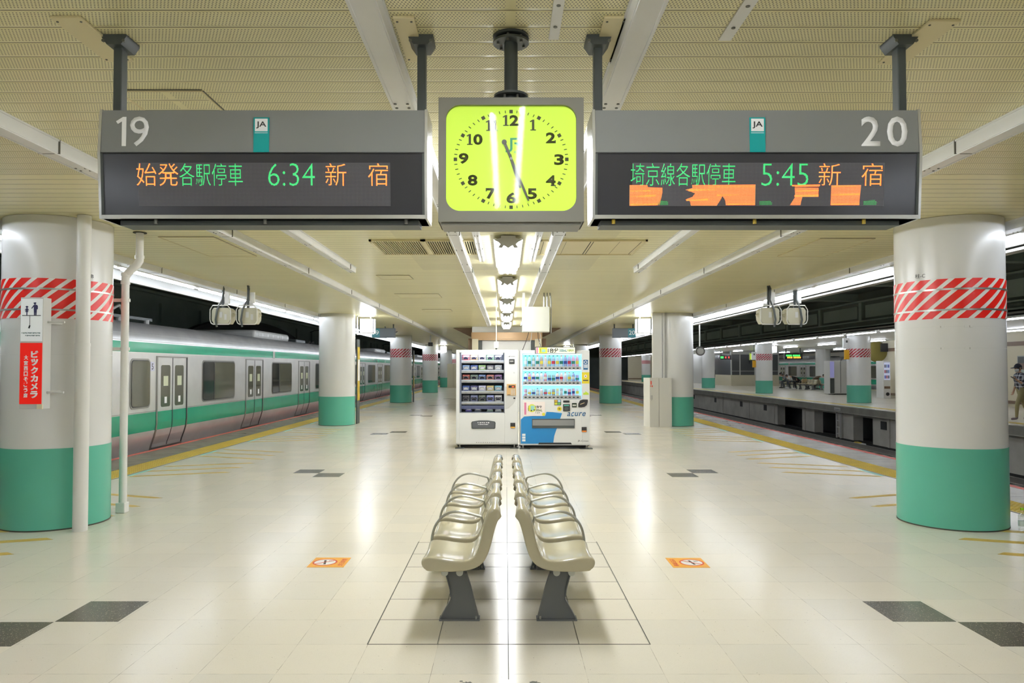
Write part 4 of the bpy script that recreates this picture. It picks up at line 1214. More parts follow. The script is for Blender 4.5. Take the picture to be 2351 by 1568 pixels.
def bench(label, loc, face_left, group, seats=5):
    """face_left: sitter faces -X. Local origin on the floor under the backrest line at the near seat centre."""
    sx = 1 if face_left else -1
    t = thing('bench', label, 'bench', loc, 0, group)
    def mir(b):
        if sx < 0: b.v = [(-x, y, z) for x, y, z in b.v]; b.f = [f[::-1] for f in b.f]
        return b
    PT = 0.575
    sm = None
    for k in range(seats):
        if sm is None:
            o = mir(seat_mesh()).build('seat', t, loc=(0, k*PT, 0)); sm = o.data
            so = o.modifiers.new('solid', 'SOLIDIFY'); so.thickness = 0.012; so.offset = -1
            su = o.modifiers.new('sub', 'SUBSURF'); su.levels = 1; su.render_levels = 2
            for p in sm.polygons: p.use_smooth = True
            sm.set_sharp_from_angle(angle=PI)
            s0 = o
        else:
            o = s0.copy(); COL.objects.link(o); o.parent = t; o.location = (0, k*PT, 0)
        b = MB(); b.box(-0.34, -0.14, 0.375, -0.10, 0.14, 0.390, M_BLACK); b.box(-0.36, -0.16, 0.360, -0.08, 0.16, 0.375, M_BLACK); mir(b).build('seat_plate', t, loc=(0, k*PT, 0))
    arm = [(-0.085, 0.585), (-0.13, 0.597), (-0.20, 0.615), (-0.255, 0.618), (-0.31, 0.603), (-0.355, 0.57), (-0.388, 0.52), (-0.405, 0.46), (-0.412, 0.40), (-0.42, 0.372), (-0.395, 0.358), (-0.33, 0.355)]
    def cr(P):
        out = []
        for i in range(len(P)-1):
            p0, p1, p2, p3 = P[max(i-1, 0)], P[i], P[i+1], P[min(i+2, len(P)-1)]
            for q in range(4):
                u = q/4.0
                out.append(tuple(0.5*((2*p1[j]) + (-p0[j]+p2[j])*u + (2*p0[j]-5*p1[j]+4*p2[j]-p3[j])*u*u + (-p0[j]+3*p1[j]-3*p2[j]+p3[j])*u**3) for j in (0, 1)))
        return out + [P[-1]]
    arm = cr(arm)
    a0 = None
    for k in range(seats-1):
        if a0 is None:
            b = MB(); b.tube([(x, 0, z) for x, z in arm], 0.0085, M_TUBE, 10, flat=1.0); b.tube([(-0.085, 0, 0.585), (-0.062, 0, 0.50), (-0.075, 0, 0.36), (-0.14, 0, 0.345)], 0.008, M_TUBE, 8)
            a0 = mir(b).build('armrest', t, loc=(0, PT*(k+0.5), 0))
        else: o = a0.copy(); COL.objects.link(o); o.parent = t; o.location = (0, PT*(k+0.5), 0)
    # two steel tubes with white caps
    L = PT*(seats-1)
    for x in (-0.300, -0.208):
        b = MB(); b.cyl((x, 0.02, 0.300), 0.018, L+0.10, 'y', M_LEG, 16); r_ = mir(b).build('support_tube', t)
        b = MB(); b.cyl((x, -0.002, 0.300), 0.0215, 0.022, 'y', M_CAP, 20); mir(b).build('end_cap', r_)
    poly = [(-0.305, 0.332), (-0.175, 0.332), (-0.168, 0.29), (-0.140, 0.20), (-0.092, 0.012), (-0.094, 0.0), (-0.328, 0.0), (-0.330, 0.012), (-0.288, 0.085), (-0.268, 0.115), (-0.264, 0.145), (-0.270, 0.19), (-0.292, 0.27)]
    for y in (0.045, 0.045+L*0.5, L-0.02):
        b = MB(); b.prism(poly, 'xz', y-0.012, y+0.012, M_LEG)
        b.prism([(-0.268, 0.145), (-0.272, 0.19), (-0.294, 0.27), (-0.305, 0.332), (-0.301, 0.332), (-0.289, 0.27), (-0.266, 0.19), (-0.262, 0.145)], 'xz', y-0.024, y+0.028, M_LEG)
        b.prism([(-0.330, 0.0), (-0.330, 0.012), (-0.264, 0.13), (-0.258, 0.125), (-0.322, 0.012), (-0.32, 0.0)], 'xz', y-0.024, y+0.028, M_LEG)
        b.prism([(-0.168, 0.29), (-0.140, 0.20), (-0.092, 0.012), (-0.099, 0.012), (-0.147, 0.20), (-0.175, 0.29)], 'xz', y-0.024, y+0.028, M_LEG)
        lg = mir(b).build('leg', t)
        b = MB(); b.box(-0.335, y-0.035, 0, -0.085, y+0.045, 0.009, M_LEG); b.cyl((-0.108, y-0.022, 0.009), 0.007, 0.018, 'z', M_TUBE, 8); b.cyl((-0.31, y+0.034, 0.009), 0.007, 0.012, 'z', M_TUBE, 8)
        mir(b).build('foot_plate', lg)
        b = MB(); b.box(-0.36, y-0.02, 0.325, -0.11, y+0.025, 0.362, M_LEG); mir(b).build('cross_bar', lg)
    return t
bench('left row of five glossy beige seats facing the train', (-0.076, 4.53, 0), True, 'seat rows back to back')
bench('right row of five glossy beige seats facing the empty track', (0.106, 4.53, 0), False, 'seat rows back to back')

# ================================================================== FLOOR STICKERS
def sticker(label, xc, yc, s):
    t = thing('floor_sticker', label, 'floor sticker', (xc, yc, 0.0), 0)
    # local: s=+1 -> ring towards +X
    b = MB(); b.box(-0.145, -0.145, 0.0002, 0.145, 0.145, 0.0018, M_ORANGE); b.build('backing', t)
    b = MB(); b.ring((s*0.035, 0, 0.0018), 0.098, 0.084, 0.0006, 'z', M_STRED, 40); b.build('red_ring', t)
    b = MB(); b.cyl((s*0.035, 0, 0.0017), 0.0845, 0.0005, 'z', M_WHITE, 40); b.build('white_disc', t)
    b = MB()
    a = R(45)
    def bar(x0, x1, w, ang, m, z): 
        c, sn = math.cos(ang), math.sin(ang)
        P = [(s*0.035+(px*c-py*sn), (px*sn+py*c)) for px, py in ((x0, -w), (x1, -w), (x1, w), (x0, w))]
        b.prism(P, 'xy', 0.0022, z, m)
    bar(-0.06, 0.035, 0.009, R(90)*0+R(-80), M_INK, 0.0026); bar(0.038, 0.062, 0.009, R(-80), M_INK, 0.0026)
    bar(-0.086, 0.086, 0.006, R(-38 if s > 0 else 38), M_STRED, 0.0028)
    for q in range(3): b.prism([(s*0.035+0.03+q*0.012, 0.02+q*0.006), (s*0.035+0.036+q*0.012, 0.02+q*0.006), (s*0.035+0.030+q*0.012, 0.05), (s*0.035+0.024+q*0.012, 0.05)], 'xy', 0.0022, 0.0026, M_INK)
    b.build('cigarette_mark', t)
    me = text_mesh('終日禁煙', M_STRED, 0.0, 0.02)
    xs = [v.co.x for v in me.vertices]; ys = [v.co.y for v in me.vertices]; ax, bx, ay, by = min(xs), max(xs), min(ys), max(ys)
    for v in me.vertices:
        u = ((v.co.x-ax)/(bx-ax)-0.5)*0.20; w = ((v.co.y-ay)/(by-ay)-0.5)*0.045
        v.co = (-s*0.105 + s*w, -s*u, 0.0022)
    o = bpy.data.objects.new('lettering', me); COL.objects.link(o); o.parent = t
sticker('orange no-smoking floor sticker left of the benches', -1.415, 5.90, -1)
sticker('orange no-smoking floor sticker right of the benches', 1.455, 5.89, 1)

# ================================================================== VENDING MACHINES
def wide_box(b, x0, z0, x1, z1, y, d, m): b.box(x0, y-d, z0, x1, y, z1, m)

# ---- snack machine
SX, SY = -0.965, 14.176
t = thing('snack_vending_machine', 'white snack vending machine with a tall glass front, left of the drinks machine', 'vending machine', (SX, SY, 0))
W = 1.205; H = 1.915; D = 0.78; B0 = 0.075
b = MB()
wx0, wx1, wz0, wz1 = 0.072, 0.938, 0.695, 1.855
b.box(0, 0.03, B0, wx0, D, H, M_VEND); b.box(wx1, 0.03, B0, W, D, H, M_VEND)
b.box(wx0, 0.03, B0, wx1, D, wz0, M_VEND); b.box(wx0, 0.03, wz1, wx1, D, H, M_VEND); b.box(wx0, D-0.03, wz0, wx1, D, wz1, M_VEND)
b.build('cabinet_body', t, bevel=0.006)
b = MB()
b.box(0.004, 0.0, B0+0.02, wx0-0.006, 0.03, H-0.004, M_VEND); b.box(wx1+0.006, 0.0, B0+0.02, W-0.004, 0.03, H-0.004, M_VEND)
b.box(wx0-0.006, 0.0, B0+0.02, wx1+0.006, 0.03, wz0-0.006, M_VEND); b.box(wx0-0.006, 0.0, wz1+0.006, wx1+0.006, 0.03, H-0.004, M_VEND)
door = b.build('front_door', t, bevel=0.004)
b = MB()
b.box(wx0, 0.62, wz0, wx1, 0.74, wz1, M_VENDIN); b.box(wx0, 0.03, wz0, wx0+0.03, 0.7, wz1, M_VENDIN); b.box(wx1-0.01, 0.03, wz0, wx1, 0.7, wz1, M_VENDIN)
b.box(wx0, 0.03, wz0, wx1, 0.7, wz0+0.01, M_VENDIN)
b.build('interior', t)
b = MB(); b.box(wx0+0.03, 0.05, wz1-0.03, wx1-0.03, 0.11, wz1-0.01, M_VSTRIP2); b.build('lamp_strip', t)
b = MB(); b.box(wx0+0.004, 0.045, wz0+0.05, wx0+0.020, 0.065, wz1-0.05, M_VSTRIP2); b.build('lamp_strip', t)  # side strip added to brighten the packets
shelf_z = [1.690, 1.500, 1.310, 1.095, 0.885]
for z in shelf_z:
    b = MB(); b.box(wx0+0.03, 0.10, z-0.035, wx1-0.01, 0.60, z-0.004, M_LGREY)
    b.box(wx0+0.03, 0.092, z-0.004, wx1-0.01, 0.10, z+0.022, colmat('railwhite', (225, 232, 240), 0.3)); b.build('shelf', t)
b = MB(); b.box(wx0+0.03, 0.12, 0.80, wx1-0.01, 0.60, 0.815, M_GREY); b.box(wx0+0.03, 0.10, 0.76, wx1-0.01, 0.12, 0.83, colmat('bandblue', (105, 112, 150), 0.4)); b.build('delivery_tray', t)
b = MB(); b.box(wx0, 0.012, wz0, wx1, 0.016, wz1, M_GLASS); b.build('window_glass', t)
# control column
b = MB()
P = [(0.955, 0.78), (0.965, 0.76), (1.02, 0.79), (1.10, 0.85), (1.15, 0.92), (1.17, 1.00), (1.17, 1.20), (0.955, 1.20)]
b.prism(P, 'xz', -0.006, 0.0, M_LGREY); b.build('control_panel', t)
b = MB(); b.box(0.985, -0.014, 1.03, 1.165, -0.004, 1.25, colmat('keypad_tan', (205, 165, 110))); kp = b.build('keypad', t)
b = MB(); b.box(1.02, -0.017, 1.175, 1.15, -0.014, 1.225, M_BLACK); b.box(1.085, -0.018, 1.19, 1.13, -0.017, 1.205, colmat('ledred', (255, 70, 30), es=3.0)); b.build('price_display', kp)
for r_ in range(4):
    for c_ in range(3):
        b = MB(); b.box(1.065+c_*0.030, -0.018, 1.045+r_*0.028, 1.085+c_*0.030, -0.014, 1.062+r_*0.028, M_LGREY); b.build('key', kp)
b = MB(); b.box(1.000, -0.018, 1.035, 1.055, -0.014, 1.045, M_BLACK); b.build('note_slot', kp)
b = MB(); b.cyl((1.04, -0.004, 0.975), 0.014, 0.004, 'y', colmat('coin_yellow', (190, 185, 80)), 16); b.build('coin_ring', t)
b = MB(); b.box(1.115, -0.012, 0.960, 1.150, -0.004, 0.990, M_BLACK); b.build('coin_slot', t)
b = MB(); b.box(1.030, -0.012, 1.640, 1.138, 0.0, 1.735, M_BLACK); rd = b.build('card_reader', t, bevel=0.006)
print_marks(4, M_LGREY, 1.045, 1.122, 1.675, 1.705, -0.0121, rd)
b = MB(); b.prism([(0.985, 1.775), (1.030, 1.785), (1.062, 1.802), (1.048, 1.778)], 'xz', -0.002, 0.0, M_INK); b.build('swoosh_mark', t)
print_marks(8, M_INK, 1.068, 1.150, 1.778, 1.792, 0.0, t)
b = MB(); b.ring((1.128, -0.002, 1.47), 0.012, 0.007, 0.004, 'y', M_GREY, 16); b.build('lock', t)
P = [(0.305, 0.40), (0.32, 0.385), (0.75, 0.385), (0.765, 0.40), (0.770, 0.50), (0.755, 0.525), (0.62, 0.545), (0.45, 0.545), (0.315, 0.525), (0.298, 0.50)]
b = MB(); b.prism(P, 'xz', -0.014, 0.0, M_DKGREY); fl = b.build('pickup_flap', t, bevel=0.004)
b = MB(); b.prism([(0.535+(x-0.535)*0.9, 0.465+(z-0.465)*0.82) for x, z in P], 'xz', -0.020, -0.014, colmat('flapgrey', (92, 94, 98))); b.build('flap_plate', fl)
print_marks(6, M_SIGNWHITE, 0.42, 0.66, 0.495, 0.512, -0.020, fl)
print_marks(7, M_SIGNWHITE, 0.43, 0.64, 0.462, 0.477, -0.020, fl)
b = MB(); b.box(1.055, -0.012, 0.405, 1.150, 0.0, 0.500, M_BLACK); cr = b.build('coin_return', t, bevel=0.006)
b = MB(); b.box(1.060, -0.016, 0.398, 1.145, -0.010, 0.425, colmat('amber', (215, 160, 60))); b.build('coin_cup_lip', cr)
for k in range(11):
    b = MB(); b.box(0.39+k*0.042, -0.001, 0.112, 0.415+k*0.042, 0.004, 0.128, M_GREY); b.build('vent_slot', t)
print_marks(1, M_GREY, 1.088, 1.100, 0.155, 0.170, 0.0, t)
b = MB(); b.box(0.0, 0.04, B0, W, D-0.02, B0+0.02, M_LGREY); b.box(0.03, 0.10, 0.03, W-0.03, D-0.08, B0, M_LOUVRE); b.build('plinth', t)
for x in (0.07, W-0.07):
    for y in (0.08, D-0.1):
        b = MB(); b.cyl((x, y, 0.014), 0.018, 0.065, 'z', M_RAILSTEEL, 12); b.box(max(x-0.09, -0.015), y-0.075, 0.0, min(x+0.09, W+0.012), y+0.09, 0.014, M_DKGREY); b.cyl((x, y, 0.014), 0.035, 0.012, 'z', M_RAILSTEEL, 12); b.build('levelling_foot', t)

# ---- packets in it
PK = [((205,60,70),'red'),((215,150,90),'orange'),((230,225,215),'white'),((80,150,90),'green'),((70,70,80),'dark'),
      ((120,160,220),'light blue'),((50,80,170),'blue'),((150,200,120),'pale green'),((90,90,110),'slate'),((190,200,215),'silver'),
      ((190,80,70),'brick red'),((120,150,140),'grey green'),((90,120,190),'cornflower blue'),((220,130,120),'salmon'),((160,110,180),'violet'),
      ((40,70,160),'navy blue'),((60,60,120),'dark violet'),((200,200,240),'lavender'),((225,205,120),'pale yellow'),((110,190,225),'sky blue'),
      ((85,85,90),'charcoal'),((100,110,160),'steel blue'),((80,90,80),'olive grey'),((140,150,230),'periwinkle'),((215,215,220),'pearl white')]
def packet_mesh(w, h, d, base, accent):
    b = MB(); n = 6; m = 8; vs = []; fs = []
    for side in (-1, 1):
        for i in range(n+1):
            for j in range(m+1):
                u = i/n*2-1; v = j/m*2-1
                puff = (1-u**4)*(1-v**4)
                vs.append((u*w/2*(1-0.06*(1-abs(v))), side*d/2*puff, (v+1)/2*h))
    o = (n+1)*(m+1)
    for s in (0, 1):
        for i in range(n):
            for j in range(m):
                a = s*o+i*(m+1)+j; fs.append((a, a+(m+1), a+(m+2), a+1))
    b.raw(vs, fs, base)
    b.box(-w*0.36, -d/2*1.02, h*0.35, w*0.36, -d/2*0.8, h*0.72, accent)
    return b
shrows = ['top','second','third','fourth','fifth']
white_p = colmat('print_white', (240, 240, 245)); dark_p = colmat('print_dark', (40, 40, 60))
for r_, z in enumerate(shelf_z):
    for c_ in range(5):
        rgb, nm = PK[r_*5+c_]
        base = colmat('pk%d%d' % (r_, c_), tuple(int(60+0.76*q) for q in rgb), 0.3)
        lab = '%s snack packet, %s from the left on the %s shelf' % (nm, ['first','second','third','fourth','fifth'][c_], shrows[r_])
        x = wx0 + 0.115 + c_*0.158
        q = thing('snack_packet', lab, 'snack packet', (SX+x, SY+0.16, z-0.004), R(random.uniform(-6, 6)), 'packets in the snack machine')
        packet_mesh(0.145, 0.125 if r_ != 4 else 0.15, 0.055, base, white_p if r_ % 2 else dark_p).build('packet_body', q)
        b = MB()
        pts = [(0.052*math.cos(a*0.5), -0.055+a*0.0, 0.055+0.052*math.sin(a*0.5)) for a in range(0, 14)]
        b.tube([(x_, y_-0.004, z_-0.012) for x_, y_, z_ in pts], 0.004, M_TUBE, 6); b.build('spiral_coil', q)
for k, (x, nm, rgb) in enumerate(((0.24, 'violet', (120, 110, 190)), (0.42, 'grey', (120, 125, 140)), (0.66, 'pale green', (170, 195, 180)), (0.82, 'white', (215, 220, 225)))):
    q = packet_mesh(0.13, 0.10, 0.05, colmat('low%d' % k, rgb), white_p).build('snack_packet', None, loc=(SX+x, SY+0.15, wz0+0.0105))
    tag(q, '%s packet lying at the bottom of the snack machine window' % nm, 'snack packet', 'packets in the snack machine')

# ---- drinks machine
DX, DY = 0.279, 14.10
t = thing('drink_vending_machine', 'drinks vending machine with glowing blue shelves and a blue wave panel', 'vending machine', (DX, DY, 0))
W = 1.345; H = 1.905; D = 0.78
px = lambda x: (x-1194)*0.00842; pz = lambda y: (1034-y)*0.00833-0.005
wx0, wx1, wz0, wz1 = px(1199.5), px(1335), pz(918), pz(813.5)
b = MB()
b.box(0, 0.03, B0, wx0, D, H, M_VEND); b.box(wx1, 0.03, B0, W, D, H, M_VEND)
b.box(wx0, 0.03, B0, wx1, D, wz0, M_VEND); b.box(wx0, 0.03, wz1, wx1, D, H, M_VEND); b.box(wx0, D-0.03, wz0, wx1, D, wz1, M_VEND)
b.build('cabinet_body', t, bevel=0.006)
b = MB()
b.box(0.004, 0.0, B0+0.02, wx0-0.004, 0.03, H-0.004, M_VEND); b.box(wx1+0.004, 0.0, B0+0.02, W-0.004, 0.03, H-0.004, M_VEND)
b.box(wx0-0.004, 0.0, B0+0.02, wx1+0.004, 0.03, wz0-0.004, M_VEND); b.box(wx0-0.004, 0.0, wz1+0.004, wx1+0.004, 0.03, H-0.004, M_VEND)
b.build('front_door', t, bevel=0.004)
b = MB(); b.box(wx0, 0.24, wz0, wx1, 0.26, wz1, M_VLIGHT); b.box(wx0-0.002, 0.03, wz0, wx0+0.012, 0.25, wz1, M_VLIGHT); b.box(wx1-0.012, 0.03, wz0, wx1+0.002, 0.25, wz1, M_VLIGHT); b.build('backlight', t)
dsh = [pz(842), pz(876.5), pz(909.5)]
for i, z in enumerate(dsh):
    b = MB(); b.box(wx0+0.012, 0.05, z-0.012, wx1-0.012, 0.24, z-0.002, M_WHITE); b.build('shelf', t)
    zt_ = wz1-0.012 if i == 0 else dsh[i-1]-0.075
    b = MB(); b.box(wx0+0.02, 0.035, zt_-0.004, wx1-0.02, 0.065, zt_+0.004, M_VSTRIP); b.build('lamp_strip', t)
    b = MB(); b.box(wx0+0.005, 0.020, z-0.068, wx1-0.005, 0.05, z-0.004, M_WHITE); bs = b.build('button_strip', t)
    for k in range(14):
        x = wx0+0.06+k*0.0775
        b = MB(); P = [(x+0.024*math.cos(a*PI/8), z-0.038+0.012*math.sin(a*PI/8)) for a in range(16)]; b.prism(P, 'xz', 0.012, 0.020, M_DKGREY); b.build('selection_button', bs)
b = MB(); b.box(wx0, 0.006, wz0, wx1, 0.010, wz1, M_GLASS); b.build('window_glass', t)
# blue wave panel
def C(pts): return [(px(x), pz(y)) for x, y in pts]
b = MB(); b.prism(C([(1195.5,1021),(1195.5,965),(1203,958.5),(1230,956.5),(1252,955),(1254,947.5),(1268,948),(1290,950.5),(1286,962),(1278,985),(1272,1003),(1269.5,1021)]), 'xz', -0.0025, 0.0, M_VBLUE); b.build('blue_panel', t)
b = MB(); b.box(px(1221), -0.016, pz(985), px(1318.5), 0.0, pz(963.5), M_DKGREY); sl = b.build('pickup_slot', t, bevel=0.004)
b = MB(); b.box(px(1222.5), -0.022, pz(979), px(1317), -0.014, pz(966), colmat('flap2', (138, 138, 138), 0.25)); b.build('pickup_flap', sl)
fit_text('acure', colmat('acure_blue', (40, 95, 140)), px(1301.5), px(1344), pz(957.5), pz(948), 0.0, t, name='brand_lettering', shear=0.3, offset=0.012, spacing=1.1)
fit_text('JR-Cross', M_DKGREY, px(1325.5), px(1350), pz(1017.5), pz(1012.5), 0.0, t, name='maker_lettering')
# poster on the front
b = MB(); b.box(px(1202), -0.006, pz(957), px(1251), 0.0, pz(924), colmat('poster_cream', (240, 228, 222))); po = b.build('poster', t)
b = MB(); P = []
for i in range(32):
    a = 2*PI*i/32; r_ = 0.083 if i % 2 == 0 else 0.070; P.append((px(1221)+r_*math.cos(a), pz(939)+r_*math.sin(a)))
b.prism(P, 'xz', -0.0075, -0.006, colmat('burst_yellow', (225, 225, 80))); b.build('yellow_burst', po)
b = MB(); b.box(px(1218), -0.009, pz(944), px(1227), -0.0075, pz(933), colmat('car_mint', (150, 200, 190))); b.cyl((px(1219.5), -0.010, pz(944.5)), 0.014, 0.002, 'y', M_INK, 14); b.cyl((px(1226), -0.010, pz(943.0)), 0.012, 0.002, 'y', M_INK, 14); b.build('printed_picture', po)
b = MB()
for k in range(4): b.box(px(1212.5), -0.009, pz(945-k*3.2), px(1214), -0.0075, pz(943.3-k*3.2), M_INK)
b.build('printed_marks', po)
b = MB(); b.box(px(1203.5), -0.0075, pz(954), px(1208), -0.006, pz(926), colmat('pinkstrip', (205, 120, 150))); b.build('pink_strip', po)
fit_text('1台分', M_INK, px(1229), px(1244), pz(939), pz(932.5), -0.006, po, offset=0.03)
fit_text('500mL', colmat('olive_ink', (100, 120, 50)), px(1229), px(1244.5), pz(946.5), pz(940.5), -0.006, po, offset=0.02)
print_marks(3, M_GREY, px(1229), px(1240), pz(951.5), pz(948), -0.006, po)
b = MB(); b.cyl((px(1247.5), -0.009, pz(953)), 0.03, 0.003, 'y', colmat('stamp_yellow', (225, 215, 70)), 18); b.build('yellow_stamp', po)
# readers, coin unit, stickers on the front
def plate(nm, xa, ya, xb, yb, m, d=0.010, bev=0.004, parent=None):
    b = MB(); b.box(px(xa), -d, pz(ya), px(xb), 0.0, pz(yb), m); return b.build(nm, parent or t, bevel=bev)
o = plate('info_display', 1272, 932, 1287.5, 919.5, M_BLACK)
for i, c_ in enumerate(((200,200,60),(90,160,90),(200,160,60),(170,200,230))):
    b = MB(); ax, az = px(1273+(i % 2)*7.2), pz(930.8-(i//2)*6); b.box(ax, -0.0115, az, ax+0.052, -0.010, az+0.040, colmat('inf%d' % i, c_)); b.build('display_tile', o)
o = plate('ic_display', 1292.5, 926, 1307, 921, M_BLACK)
o = plate('coin_unit', 1292, 946, 1308, 929.5, M_BLACK, 0.018, 0.008)
b = MB(); P = [(px(1300)+0.042*math.cos(a*PI/12), pz(940)+0.032*math.sin(a*PI/12)) for a in range(24)]; b.prism(P, 'xz', -0.021, -0.018, M_DKGREY); b.build('coin_funnel', o)
b = MB(); b.box(px(1294), -0.0195, pz(934), px(1306), -0.018, pz(931), M_GREEN); b.build('green_bar', o)
b = MB(); b.cyl((px(1284), -0.003, pz(940.5)), 0.045, 0.003, 'y', colmat('sticker_yellow', (225, 205, 60)), 24); so_ = b.build('round_sticker', t)
b = MB(); b.ring((px(1284), -0.0045, pz(940.5)), 0.018, 0.009, 0.002, 'y', M_INK, 18); b.build('sticker_mark', so_)
o = plate('note_reader', 1312.5, 937, 1323.5, 927, colmat('reader_green', (40, 55, 40)), 0.012)
b = MB(); b.box(px(1314), -0.0135, pz(934), px(1322), -0.012, pz(930.5), M_LGREY); b.build('note_slot', o)
b = MB(); b.prism(C([(1327,936.5),(1327,929),(1331,921),(1338,919),(1349,919),(1349,924),(1346.5,932),(1341,936),(1334,937)]), 'xz', -0.014, 0.0, M_BLACK); o = b.build('card_touch_panel', t, bevel=0.004)
b = MB(); b.prism(C([(1331,929.5),(1341,925.5),(1341.5,927),(1331.5,931)]), 'xz', -0.016, -0.014, colmat('slash', (215, 190, 150))); b.build('touch_mark', o)
o = plate('coin_return', 1334.5, 993.5, 1346, 982.5, M_BLACK, 0.014)
b = MB(); b.box(px(1335), -0.018, pz(993.8), px(1345.5), -0.012, pz(990.5), colmat('amber2', (225, 130, 50))); b.build('coin_cup_lip', o)
o = plate('blue_sticker', 1339, 850, 1349.5, 827, colmat('sticker_blue', (40, 95, 140)), 0.002, 0)
b = MB(); b.ring((px(1344.2), -0.004, pz(832.5)), 0.030, 0.020, 0.002, 'y', M_SIGNWHITE, 20); b.build('sticker_ring', o)
for k in range(4):
    b = MB(); b.box(px(1340.5+k*2.2), -0.0035, pz(846), px(1341.8+k*2.2), -0.002, pz(837.5), M_SIGNWHITE); b.build('sticker_bar', o)
o = plate('yellow_sticker', 1335.5, 882, 1352.5, 856, colmat('sticker_yellow', (225, 205, 60)), 0.002, 0)
b = MB(); b.cyl((px(1344), -0.004, pz(865)), 0.028, 0.002, 'y', M_SIGNWHITE, 20); b.cyl((px(1344), -0.0055, pz(865)), 0.012, 0.002, 'y', colmat('plum', (120, 50, 90)), 14); b.box(px(1338), -0.0035, pz(876), px(1350), -0.002, pz(873.5), M_DKGREY); b.build('sticker_face', o)
b = MB(); b.prism(C([(1338.5,908),(1338.5,903.5),(1343,903),(1343,899.5),(1351,904.5),(1351,908)]), 'xz', -0.003, 0.0, colmat('lime_arrow', (190, 215, 70))); b.build('lime_arrow', t)
for k in range(3): plate('small_notice', 1198.5, 1003.5+k*6.3-0.5, 1206, 999+k*6.3-1, M_SIGNWHITE, 0.004, 0)
b = MB(); b.prism(C([(1235,1022.5),(1237,1018.5),(1310,1018.5),(1312.5,1022.5)]), 'xz', -0.006, 0.0, M_BLACK); b.build('recess_strip', t)
b = MB(); b.box(0.0, -0.002, B0, W, D-0.02, B0+0.028, M_LGREY); b.box(0.03, 0.08, 0.03, W-0.03, D-0.08, B0, M_LOUVRE); b.build('plinth', t)
for x in (0.06, W-0.06):
    for y in (0.06, D-0.1):
        b = MB(); b.cyl((x, y, 0.014), 0.018, 0.065, 'z', M_RAILSTEEL, 12); b.box(max(x-0.13, -0.012), y-0.075, 0.0, min(x+0.13, W+0.05), y+0.09, 0.014, M_DKGREY); b.cyl((x, y, 0.014), 0.035, 0.012, 'z', M_RAILSTEEL, 12); b.build('levelling_foot', t)
# header advert leaning above the shelves
t2 = thing('header_advert', 'small framed yellow and white advert strip on top of the drinks machine', 'advert', (DX, DY-0.02, 0))
xa, xb, za, zb = px(1228), px(1321), pz(813), pz(797)
b = MB(); b.box(xa, -0.02, za, xb, 0.018, zb, M_BLACK); b.build('advert_frame', t2)
b = MB(); b.box(xa+0.015, -0.024, za+0.006, xb-0.012, -0.02, zb-0.012, colmat('ad_pale', (235, 235, 205), es=0.25)); ap = b.build('advert_panel', t2)
b = MB(); b.box(xa+0.025, -0.026, za+0.008, xa+0.055, -0.024, zb-0.014, colmat('pinkstrip', (205, 120, 150))); b.box(xa+0.075, -0.026, za+0.008, xa+0.235, -0.024, zb-0.014, colmat('burst_yellow', (225, 225, 80)))
b.box(xa+0.130, -0.028, za+0.03, xa+0.20, -0.026, za+0.085, colmat('car_mint', (150, 200, 190))); b.build('printed_picture', ap)
b = MB()
for k in range(3): b.box(xa+0.098, -0.028, za+0.03+k*0.026, xa+0.11, -0.026, za+0.044+k*0.026, M_INK)
b.build('printed_marks', ap)
fit_text('1台分', M_INK, xa+0.245, xa+0.455, za+0.016, zb-0.02, -0.024, ap, offset=0.035)
fit_text('500mL', colmat('teal_ink', (40, 120, 140)), xa+0.470, xa+0.615, za+0.035, zb-0.045, -0.024, ap, offset=0.02)
print_marks(5, colmat('lime_ink', (150, 170, 50)), xa+0.625, xa+0.745, za+0.040, zb-0.05, -0.024, ap)

# ---- drinks on the shelves: bottle, can and carton shapes
def bottle_parts(kind, col, capcol, h):
    b = MB()
    if kind == 'bottle':
        r = 0.035
        b.lathe([(r*0.9, 0), (r, 0.01), (r, h*0.55), (r*0.94, h*0.6), (r, h*0.66), (r*0.75, h*0.80), (0.013, h*0.90), (0.013, h*0.93)], colmat('body_'+col, tuple(int(150+0.42*q) for q in DC[col][0]), 0.15), 14)
    elif kind == 'can':
        r = 0.033
        b.lathe([(r*0.85, 0), (r, 0.008), (r, h-0.012), (r*0.85, h)], colmat('body_'+col, tuple(int(150+0.42*q) for q in DC[col][0]), 0.2), 14)
    else:
        b.box(-0.028, -0.028, 0, 0.028, 0.028, h, colmat('body_'+col, tuple(int(150+0.42*q) for q in DC[col][0]), 0.3))
    return b
DC = {'mint green': ((120,190,160),), 'dark green': ((70,120,85),), 'pale pink': ((225,190,185),), 'water blue': ((90,150,200),), 'clear pale blue': ((170,215,235),), 'deep blue': ((60,80,150),), 'purple': ((120,90,170),), 'red': ((200,60,80),),
      'white': ((225,230,235),), 'peach': ((235,170,150),), 'teal': ((60,140,140),), 'yellow': ((225,215,90),), 'brown': ((120,85,60),), 'grey': ((130,140,150),), 'magenta': ((190,80,130),), 'black': ((50,55,70),)}
